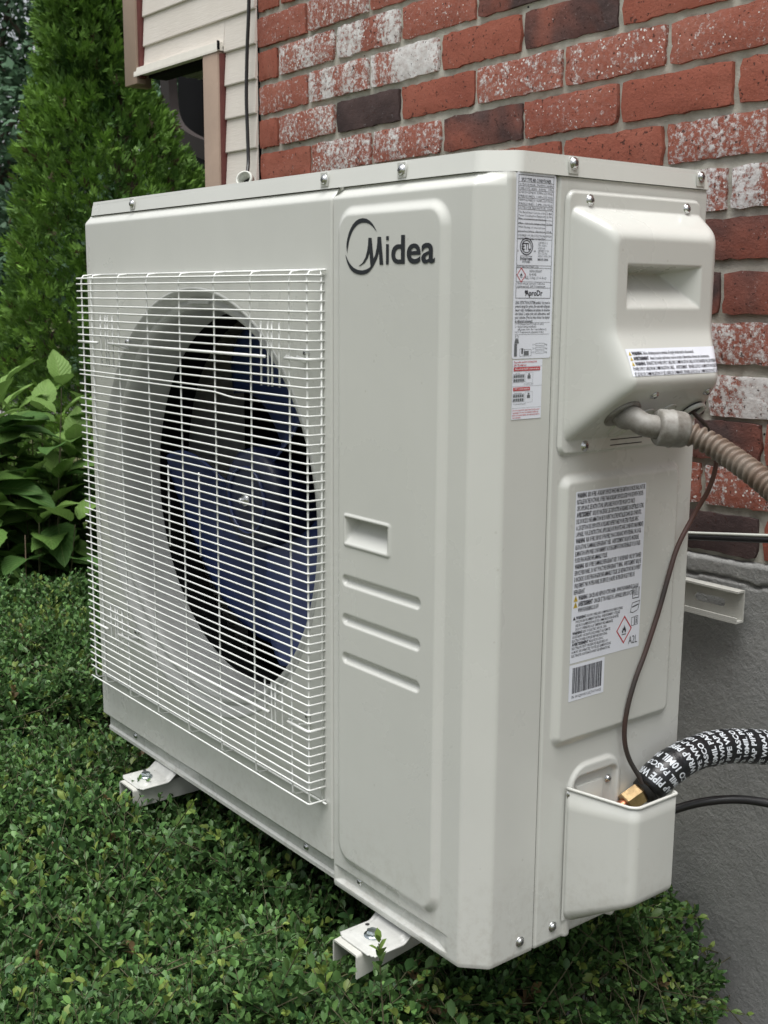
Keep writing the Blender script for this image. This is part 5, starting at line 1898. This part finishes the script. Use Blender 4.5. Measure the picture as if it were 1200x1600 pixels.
def shrub(name, label, seed, region, hfun, count, L0, group, nsingle):
    r_ = np.random.default_rng(seed)
    x0, x1, y0, y1, ok = region
    xs = r_.uniform(x0, x1, count * 3)
    ys = r_.uniform(y0, y1, count * 3)
    m = ok(xs, ys)
    xs, ys = xs[m][:count], ys[m][:count]
    n = len(xs)
    z = hfun(xs, ys)
    e = 0.02
    gx, gy = (hfun(xs + e, ys) - hfun(xs - e, ys)) / (2 * e), (hfun(xs, ys + e) - hfun(xs, ys - e)) / (2 * e)
    up = norm(np.stack([-np.clip(gx, -3, 3) * 0.8, -np.clip(gy, -3, 3) * 0.8, np.ones(n)], 1))
    D = norm(up + r_.normal(0, 0.55, (n, 3)) * np.array([1, 1, 0.5]))
    depth = r_.exponential(0.030, n)
    depth = np.where(r_.random(n) < 0.15, -r_.uniform(0.0, 0.035, n), depth)
    tipz = np.stack([xs, ys, z - depth], 1)
    ln = r_.uniform(0.038, 0.080, n)
    ln = np.where(depth < 0, r_.uniform(0.08, 0.13, n), ln)
    B = tipz - D * ln[:, None]
    t = thing(name, label, 'shrub', (float(xs.mean()), float(ys.mean()), GZ), group=group)
    o0 = np.array(t.location)
    P, D2, N2, L, f = sprig_leaves(B, D, ln, 6, L0, r_)
    nl = len(P)
    sid = np.tile(np.arange(n), nl // n)
    young = (r_.random(n) < 0.13)[sid] & (f > 0.72)
    hue = r_.random(n)[sid]
    lv = np.clip(r_.normal(0.5, 0.25, nl), 0, 1)[:, None]
    c = (1 - lv) * np.array([0.038, 0.096, 0.033]) + lv * np.array([0.115, 0.218, 0.062])
    c = c * (0.8 + 0.4 * hue[:, None])
    yc = np.array([0.21, 0.29, 0.065]) * r_.uniform(0.6, 1.1, nl)[:, None]
    c = np.where(young[:, None], yc, c)
    dead = (r_.random(n) < 0.006)[sid]
    c = np.where(dead[:, None], np.array([0.16, 0.11, 0.055]), c)
    c = np.where((f > 0.9)[:, None] & ~young[:, None], c * 1.25 + np.array([0.006, 0.012, 0.0]), c)
    V = leaf_arrays(P - o0, D2, N2, L, L * r_.uniform(0.46, 0.60, nl), 0.14, 0.20)
    # the leaves that show largest become parts of their own
    cen = V.mean(1) + o0
    q = cen - CAM
    dep = q @ (-CZ)
    uu, vv_ = (q @ CX) / dep * 1828.2 + 600, -(q @ CY) / dep * 1828.2 + 800
    nf = np.abs(np.sum(norm(np.cross(V[:, 3] - V[:, 1], V[:, 5] - V[:, 0])) * norm(q), 1))
    score = L / dep * (0.4 + nf) * np.where((uu > 0) & (uu < 1200) & (vv_ > 0) & (vv_ < 1600), 1, 0) * np.where(f > 0.5, 1, 0.2) * np.where(depth[sid] < 0.02, 1, 0.2)
    pick = np.argsort(-score)[:nsingle]
    rest = np.ones(nl, bool)
    rest[pick] = False
    fo = leaves_obj('foliage', V[rest], c[rest], M['holly'], t)
    fo['kind'] = 'stuff'
    st = stems_obj('stems', B - D * 0.05 - o0, tipz - o0, 0.0011, M['twig'], t)
    st['kind'] = 'stuff'
    # woody stems down to the soil
    k_ = r_.choice(n, 60)
    wd = stems_obj('woody_stems', np.stack([xs[k_] * 0.7 + xs.mean() * 0.3, ys[k_] * 0.7 + ys.mean() * 0.3, np.full(60, GZ)], 1) - o0, B[k_] - o0, 0.005, M['bark'], t)
    wd['kind'] = 'stuff'
    for i in pick:
        me = bpy.data.meshes.new('leaf')
        me.from_pydata([tuple(p) for p in V[i]], [], [tuple(f_) for f_ in LT3.tolist()])
        me.polygons.foreach_set('use_smooth', np.ones(8, bool))
        me.materials.append(M['holly'])
        tint_attr(me, np.repeat(c[i:i + 1], 8, 0))
        link(bpy.data.objects.new('leaf', me), t)
    return t


def inpoly(px_, py_, poly):
    ins = np.zeros(len(px_), bool)
    j = len(poly) - 1
    for i in range(len(poly)):
        xi, yi = poly[i]
        xj, yj = poly[j]
        c = ((yi > py_) != (yj > py_)) & (px_ < (xj - xi) * (py_ - yi) / (yj - yi + 1e-12) + xi)
        ins ^= c
        j = i
    return ins


def h_near(x, y):
    z = -0.056 + 0.026 * np.exp(-((x - 0.22) ** 2 + (y + 0.10) ** 2) / 0.012) + 0.080 * noise1(x * 7 + 5, y * 7 + 9, 51, 3)
    d = (x + 0.10) * 0.5 + (y + 0.02) * -0.85           # towards the far shrub
    z = z - 0.13 * sst(0.02, -0.14, -(y - 0.02 - (x + 0.12) * 0.45) * -1 + 0.0) * 0
    edge = -0.13 * sst(-0.10, -0.34, x - 0.35 * y)
    right = -0.30 * sst(0.82, 1.02, x) ** 1.2
    under_ = -0.03 * sst(0.02, 0.1, y) * sst(0.40, 0.30, y)
    wallside = -0.10 * sst(0.34, 0.56, y)
    return z + edge + right + under_ + wallside


near_poly = [(-0.34, -0.62), (0.45, -0.66), (1.02, 0.12), (0.98, 0.34), (0.90, 0.555), (0.0, 0.555), (-0.20, 0.30)]
shrub('holly_shrub', 'broad dark green small-leaved shrub spreading in front of and beneath the outdoor unit', 61,
      (-0.36, 1.05, -0.7, 0.56, lambda x, y: inpoly(x, y, near_poly)), h_near, 12000, 0.0154, 'low evergreen shrubs', 300)


def h_far(x, y):
    z = -0.015 + 0.10 * noise1(x * 5 + 2, y * 5 + 1, 52, 3)
    z = z - 0.16 * sst(-0.30, -0.12, x - 0.25 * y) - 0.10 * sst(-1.05, -1.35, x)
    return z


far_poly = [(-1.42, -0.45), (-0.55, -0.62), (-0.12, -0.55), (-0.10, 0.40), (-0.35, 0.52), (-1.30, 0.52)]
shrub('holly_shrub', 'low clipped small-leaved shrub left of the outdoor unit, below the large-leaved plant', 62,
      (-1.45, -0.08, -0.65, 0.53, lambda x, y: inpoly(x, y, far_poly)), h_far, 9200, 0.0158, 'low evergreen shrubs', 150)

# loose shoots that reach out past the mass
r_ = np.random.default_rng(77)
shoots = [((0.80, -0.09, -0.14), (0.02, -0.02, 0.125)), ((0.80, 0.38, -0.22), (0.16, 0.05, 0.03)), ((0.80, 0.47, -0.27), (0.17, 0.02, 0.04)),
          ((0.78, 0.40, -0.14), (0.12, 0.07, 0.03)), ((0.84, 0.40, -0.26), (0.15, 0.0, 0.02)), ((0.10, -0.10, -0.13), (-0.13, -0.05, 0.06)), ((0.60, -0.14, -0.11), (0.05, -0.04, 0.08)),
          ((0.42, -0.16, -0.10), (-0.05, -0.07, 0.09)), ((0.72, 0.42, -0.20), (0.11, 0.06, 0.08)), ((0.30, -0.30, -0.12), (-0.06, -0.05, 0.08)), ((0.02, -0.16, -0.12), (-0.12, 0.0, 0.07)),
          ((0.55, -0.30, -0.12), (0.06, 0.03, 0.07)), ((0.66, 0.02, -0.16), (0.03, -0.06, 0.08)), ((0.70, 0.36, -0.16), (0.13, 0.0, 0.10))]
def on_y(u, v, y):
    d = dpt(u, v, 1.0) - CAM
    return CAM + d * (y - CAM[1]) / d[1]


for tip_, base_, y_ in (((592, 1474), (598, 1575), -0.082), ((300, 1255), (250, 1330), -0.12), ((110, 1200), (190, 1262), -0.08), ((470, 1480), (430, 1560), -0.14), ((60, 1280), (20, 1350), -0.20)):
    a_, b_p = on_y(*base_, y_), on_y(*tip_, y_)
    shoots.append((tuple(a_), tuple(b_p - a_)))
sb = np.array([s[0] for s in shoots])
sv_ = np.array([s[1] for s in shoots])
ln = np.linalg.norm(sv_, axis=1)
P, D2, N2, L, f = sprig_leaves(sb, norm(sv_), ln, 8, 0.0165, r_)
near_t = [o for o in bpy.data.objects if o.get('category') == 'shrub'][0]
o0 = np.array(near_t.location)
lv = np.clip(f + r_.normal(0, 0.15, len(f)), 0, 1)[:, None] ** 3
c = (1 - lv) * np.array([0.058, 0.128, 0.038]) + lv * np.array([0.18, 0.27, 0.055])
so = leaves_obj('shoot_leaves', leaf_arrays(P - o0, D2, N2, L, L * 0.5, 0.16, 0.2), c, M['holly'], near_t)
so['kind'] = 'stuff'
ss_ = stems_obj('shoot_stems', sb - norm(sv_) * 0.08 - o0, sb + sv_ - o0, 0.0016, M['twig'], near_t)
ss_['kind'] = 'stuff'

# ------------------------------------------------------------------ large-leaved plant
def big_leaf_mesh(seed):
    q = np.random.default_rng(seed)
    nu, nv = 9, 13
    V, UV = [], []
    bend, fold, wav = q.uniform(0.10, 0.32), q.uniform(0.10, 0.32), q.uniform(0, 6)
    for j in range(nv):
        t = j / (nv - 1)
        wdt = 0.33 * (math.sin(math.pi * t ** 0.80)) ** 0.85 * (1 - 0.25 * t) + 0.012
        for i in range(nu):
            s = i / (nu - 1) * 2 - 1
            ser = 1 + (0.05 if j % 2 else -0.03) * (abs(s) > 0.99) * (0.1 < t < 0.93)
            x = s * wdt * ser
            y = t
            z = abs(x) * fold * 1.2 - bend * t * t + 0.018 * math.sin(t * 11 + wav + s * 2) * abs(s)
            V.append((x, y, z))
            UV.append((s, t, 0))
    F = [(j * nu + i, j * nu + i + 1, (j + 1) * nu + i + 1, (j + 1) * nu + i) for j in range(nv - 1) for i in range(nu - 1)]
    return V, UV, F


hyd = thing('hydrangea', 'bushy plant with large pale green veined leaves left of the outdoor unit', 'plant', (-1.62, 0.62, GZ))
ho = np.array(hyd.location)
HM = []
for i in range(6):
    V, UV, F = big_leaf_mesh(200 + i)
    for tone in range(3):
        me = bpy.data.meshes.new('leaf')
        me.from_pydata(V, [], F)
        me.polygons.foreach_set('use_smooth', np.ones(len(F), bool))
        me.materials.append(M['big_leaf'])
        base_c = np.array([(0.072, 0.160, 0.040), (0.125, 0.240, 0.056), (0.185, 0.315, 0.080)][tone])
        tint_attr(me, np.tile(base_c, (len(V), 1)))
        at = me.attributes.new('leaf_uv', 'FLOAT_VECTOR', 'POINT')
        at.data.foreach_set('vector', np.array(UV, np.float32).ravel())
        HM.append(me)
r_ = np.random.default_rng(91)
nst = 46
hl_ = []
sa, sbb = [], []
for s in range(nst):
    aa_, d_s = r_.uniform(-0.27, 0.22), r_.uniform(-0.16, 0.34)
    bx_, by_ = -1.68 + aa_ * 0.617 + d_s * 0.773, 0.58 + aa_ * 0.787 - d_s * 0.608
    top = np.array([bx_ + r_.uniform(-0.05, 0.05), by_ + r_.uniform(-0.05, 0.05), 0.0])
    edge = np.hypot(aa_ / 0.33, (d_s - 0.05) / 0.30)
    top[2] = 0.47 - 0.20 * edge ** 1.5 - (0.0, 0.22, 0.40)[s % 3] * r_.uniform(0.6, 1.1)
    b0 = np.array([bx_ * 0.6 - 1.62 * 0.4, by_ * 0.6 + 0.52 * 0.4, GZ])
    sa.append(b0)
    sbb.append(top)
    dirv = norm(top - b0)
    hgt_ = np.linalg.norm(top - b0)
    pairs = 6
    for p_ in range(pairs):
        f = 1 - p_ * 0.105 / hgt_ * r_.uniform(0.8, 1.1)
        pos = b0 + dirv * hgt_ * f
        az_ = s * 1.7 + p_ * 1.57 + r_.uniform(-0.3, 0.3)
        for sg in (0, math.pi):
            a_ = az_ + sg
            pitch = R(38 - 17 * p_ + r_.uniform(-14, 14)) if p_ else R(52 + r_.uniform(-16, 16))
            tone = 2 if p_ == 0 else (1 if r_.random() < 0.55 else 0)
            size = (0.115 if p_ == 0 else 0.172) * r_.uniform(0.75, 1.2)
            me_ = HM[int(r_.integers(6)) * 3 + tone]
            yv = Vector((math.cos(a_) * math.cos(pitch), math.sin(a_) * math.cos(pitch), math.sin(pitch)))
            zv = Vector((0, 0, 1)) - yv * yv.z
            zv.normalize()
            zv = (zv + Vector(r_.normal(0, 0.16, 3))).normalized()
            xv = yv.cross(zv).normalized()
            zv = xv.cross(yv)
            mt = Matrix((xv, yv, zv)).transposed().to_4x4()
            mt.translation = Vector(pos - ho) + yv * 0.018
            hl_.append((me_, mt @ Matrix.Scale(size, 4)))
hl_.sort(key=lambda q: (Vector(ho) + q[1].translation - Vector(CAM)).length)
for me_, mt in hl_[:296]:
    o = link(bpy.data.objects.new('leaf', me_), hyd)
    o.matrix_local = mt
bm = bmesh.new()
for me_, mt in hl_[296:]:
    k0 = len(bm.verts)
    bm.from_mesh(me_)
    bm.verts.ensure_lookup_table()
    bmesh.ops.transform(bm, matrix=mt, verts=bm.verts[k0:])
me = bpy.data.meshes.new('foliage')
bm.to_mesh(me)
bm.free()
me.materials.append(M['big_leaf'])
fo = link(bpy.data.objects.new('foliage', me), hyd)
fo['kind'] = 'stuff'
so = stems_obj('stems', np.array(sa) - ho, np.array(sbb) - ho, 0.0036, M['twig'], hyd)
so['kind'] = 'stuff'
ca = np.array([[-1.62 + r_.uniform(-0.4, 0.45), 0.48 + r_.uniform(-0.2, 0.3), GZ] for _ in range(7)])
cb = ca + np.array([[r_.uniform(-0.1, 0.1), r_.uniform(-0.1, 0.1), r_.uniform(0.55, 0.86)] for _ in range(7)])
so = stems_obj('dry_canes', ca - ho, cb - ho, 0.0034, M['cane'], hyd)
so['kind'] = 'stuff'

# ------------------------------------------------------------------ arborvitae
cedar = thing('cedar_tree', 'tall narrow green cedar hedge tree at the left corner of the house', 'tree', (-2.545, 1.305, GZ))
co = np.array(cedar.location)
tk = catmull([[0, 0, 0], [0.02, 0.01, 0.8], [-0.01, 0.02, 1.8], [0.01, 0, 2.9], [0, 0, 3.6]], 6)
tube('trunk', tk, np.linspace(0.075, 0.012, len(tk)), M['bark'], cedar, seg=10)
r_ = np.random.default_rng(33)
NS = 32000
zz = GZ + 0.05 + (r_.random(NS) ** 0.9) * 3.4
zprof = np.array([-0.5, 0.0, 0.45, 0.82, 1.2, 1.52, 2.0, 2.6, 3.0])
rprof = np.array([0.42, 0.50, 0.50, 0.46, 0.335, 0.20, 0.175, 0.12, 0.03])
rad0 = np.interp(zz, zprof, rprof)
ph = r_.uniform(0, 2 * np.pi, NS)
lump = noise1(ph / (2 * np.pi) * 12, zz * 4.2, 71, 3)
lump2 = noise1(ph / (2 * np.pi) * 26, zz * 11, 72, 2)
depth = r_.exponential(0.05, NS)
rr_ = np.maximum(rad0 * (1 + 0.34 * lump) + 0.11 * lump2 - depth, 0.02)
lean = np.interp(zz, [0.9, 1.2, 1.5, 2.2], [0.0, -0.03, -0.10, -0.09])
P0 = np.stack([rr_ * np.cos(ph) + lean * 0.617, rr_ * np.sin(ph) + lean * 0.787, zz - GZ], 1)
outv = np.stack([np.cos(ph), np.sin(ph), np.zeros(NS)], 1)
D0 = norm(outv * r_.uniform(0.25, 1.0, NS)[:, None] + np.array([0, 0, 1.0]) * r_.uniform(0.35, 1.1, NS)[:, None] + r_.normal(0, 0.35, (NS, 3)))
tang_ = np.stack([-np.sin(ph), np.cos(ph), np.zeros(NS)], 1)
Np = norm(tang_ * r_.uniform(-1, 1, NS)[:, None] + outv * 0.8 + r_.normal(0, 0.5, (NS, 3)))
Sd = norm(np.cross(D0, Np))
Np = np.cross(Sd, D0)
nf = 7
Ps, Ds, Ns, Ls, Cs = [], [], [], [], []
bright = np.clip(0.5 + 1.3 * lump2 + 0.5 * lump + r_.normal(0, 0.15, NS), 0, 1)
brown = r_.random(NS) < 0.03 + 0.10 * (depth > 0.10)
for j in range(nf):
    a = (j - (nf - 1) / 2) / ((nf - 1) / 2)
    st = 0.010 + 0.034 * (1 - abs(a))
    Ps.append(P0 + D0 * (0.028 * (1 - abs(a)))[..., None] if False else P0 + D0 * (0.018 * (1 - abs(a))))
    Ds.append(norm(D0 * (1.0 - 0.25 * abs(a)) + Sd * a * 0.85 + r_.normal(0, 0.10, (NS, 3))))
    Ns.append(Np + r_.normal(0, 0.2, (NS, 3)))
    Ls.append(0.031 * (1 - 0.30 * abs(a)) * r_.uniform(0.7, 1.25, NS))
    Cs.append(np.full(NS, abs(a)))
P, D2, N2, L = (np.concatenate(x) for x in (Ps, Ds, Ns, Ls))
sid = np.tile(np.arange(NS), nf)
b_ = bright[sid][:, None]
c = (1 - b_) * np.array([0.046, 0.112, 0.024]) + b_ * np.array([0.170, 0.325, 0.046])
c = np.where(brown[sid][:, None], np.array([0.075, 0.062, 0.028]), c) * r_.uniform(0.8, 1.2, len(P))[:, None]
cr = blades_obj('crown', P, D2, N2, L, L * 0.26, c, M['cedar'], cedar)
cr['kind'] = 'stuff'

# ------------------------------------------------------------------ trees far behind
def far_tree(label, x, y, hgt, rad, seed, n, size, dark, trunk_h):
    t = thing('background_tree', label, 'tree', (x, y, GZ), group='trees beyond the garden')
    q = np.random.default_rng(seed)
    tube('trunk', catmull([[0, 0, 0], [0.1, 0.05, hgt * 0.3], [-0.08, 0.1, hgt * 0.6], [0, 0, hgt * 0.9]], 5), np.linspace(rad * 0.08, 0.03, 16), M['bark'], t, seg=9)
    cl = q.normal(size=(46, 3)) * np.array([rad * 0.55, rad * 0.55, (hgt - trunk_h) * 0.28]) + np.array([0, 0, trunk_h + (hgt - trunk_h) * 0.5])
    la, lb = np.zeros((18, 3)) + np.array([0, 0, 1.0]) * q.uniform(trunk_h, hgt * 0.6, 18)[:, None], cl[:18]
    lo = stems_obj('limbs', la, lb, rad * 0.022, M['bark'], t)
    k_ = q.integers(0, 46, n)
    v = norm(q.normal(size=(n, 3)))
    rr2 = q.uniform(0.45, 1.0, n) ** 0.5 * rad * 0.36 * q.uniform(0.7, 1.2, 46)[k_]
    P = cl[k_] + v * rr2[:, None] * np.array([1, 1, 0.7])
    P[:, 2] = np.maximum(P[:, 2], 0.25)
    D = norm(v + q.normal(0, 0.7, (n, 3)) - np.array([0, 0, 0.25]))
    N = norm(v + np.array([0, 0, 0.9]) + q.normal(0, 0.5, (n, 3)))
    L = size * q.uniform(0.6, 1.3, n)
    tone = np.clip(q.normal(0.45, 0.25, 46)[k_] + q.normal(0, 0.15, n), 0, 1)[:, None]
    c = (1 - tone) * np.array(dark) + tone * np.array(dark) * 2.4
    cr_ = blades_obj('crown', P, D, N, L, L * 0.62, c, M['far_leaf'], t)
    cr_['kind'] = 'stuff'
    return t


DK = (0.048, 0.092, 0.052)
far_tree('broad dark green tree filling the far left behind the cedar', -13.2, 4.6, 6.8, 2.6, 301, 26000, 0.115, DK, 0.9)
far_tree('tall dark tree behind the cedar, partly hidden by it', -15.5, 7.2, 9.0, 3.2, 302, 24000, 0.13, DK, 1.4)
far_tree('loose grey green tree at the left edge beyond the lawn', -17.5, 3.2, 8.5, 3.0, 303, 22000, 0.13, (0.065, 0.105, 0.068), 1.6)
far_tree('low dark bushy tree under the taller ones at the far left', -11.8, 4.6, 2.6, 1.4, 304, 20000, 0.09, DK, 0.2)
far_tree('dark tree beyond the lawn behind the house corner', -12.0, 7.6, 7.5, 2.8, 305, 16000, 0.12, DK, 1.2)

bpy.data.objects.remove(_fo)
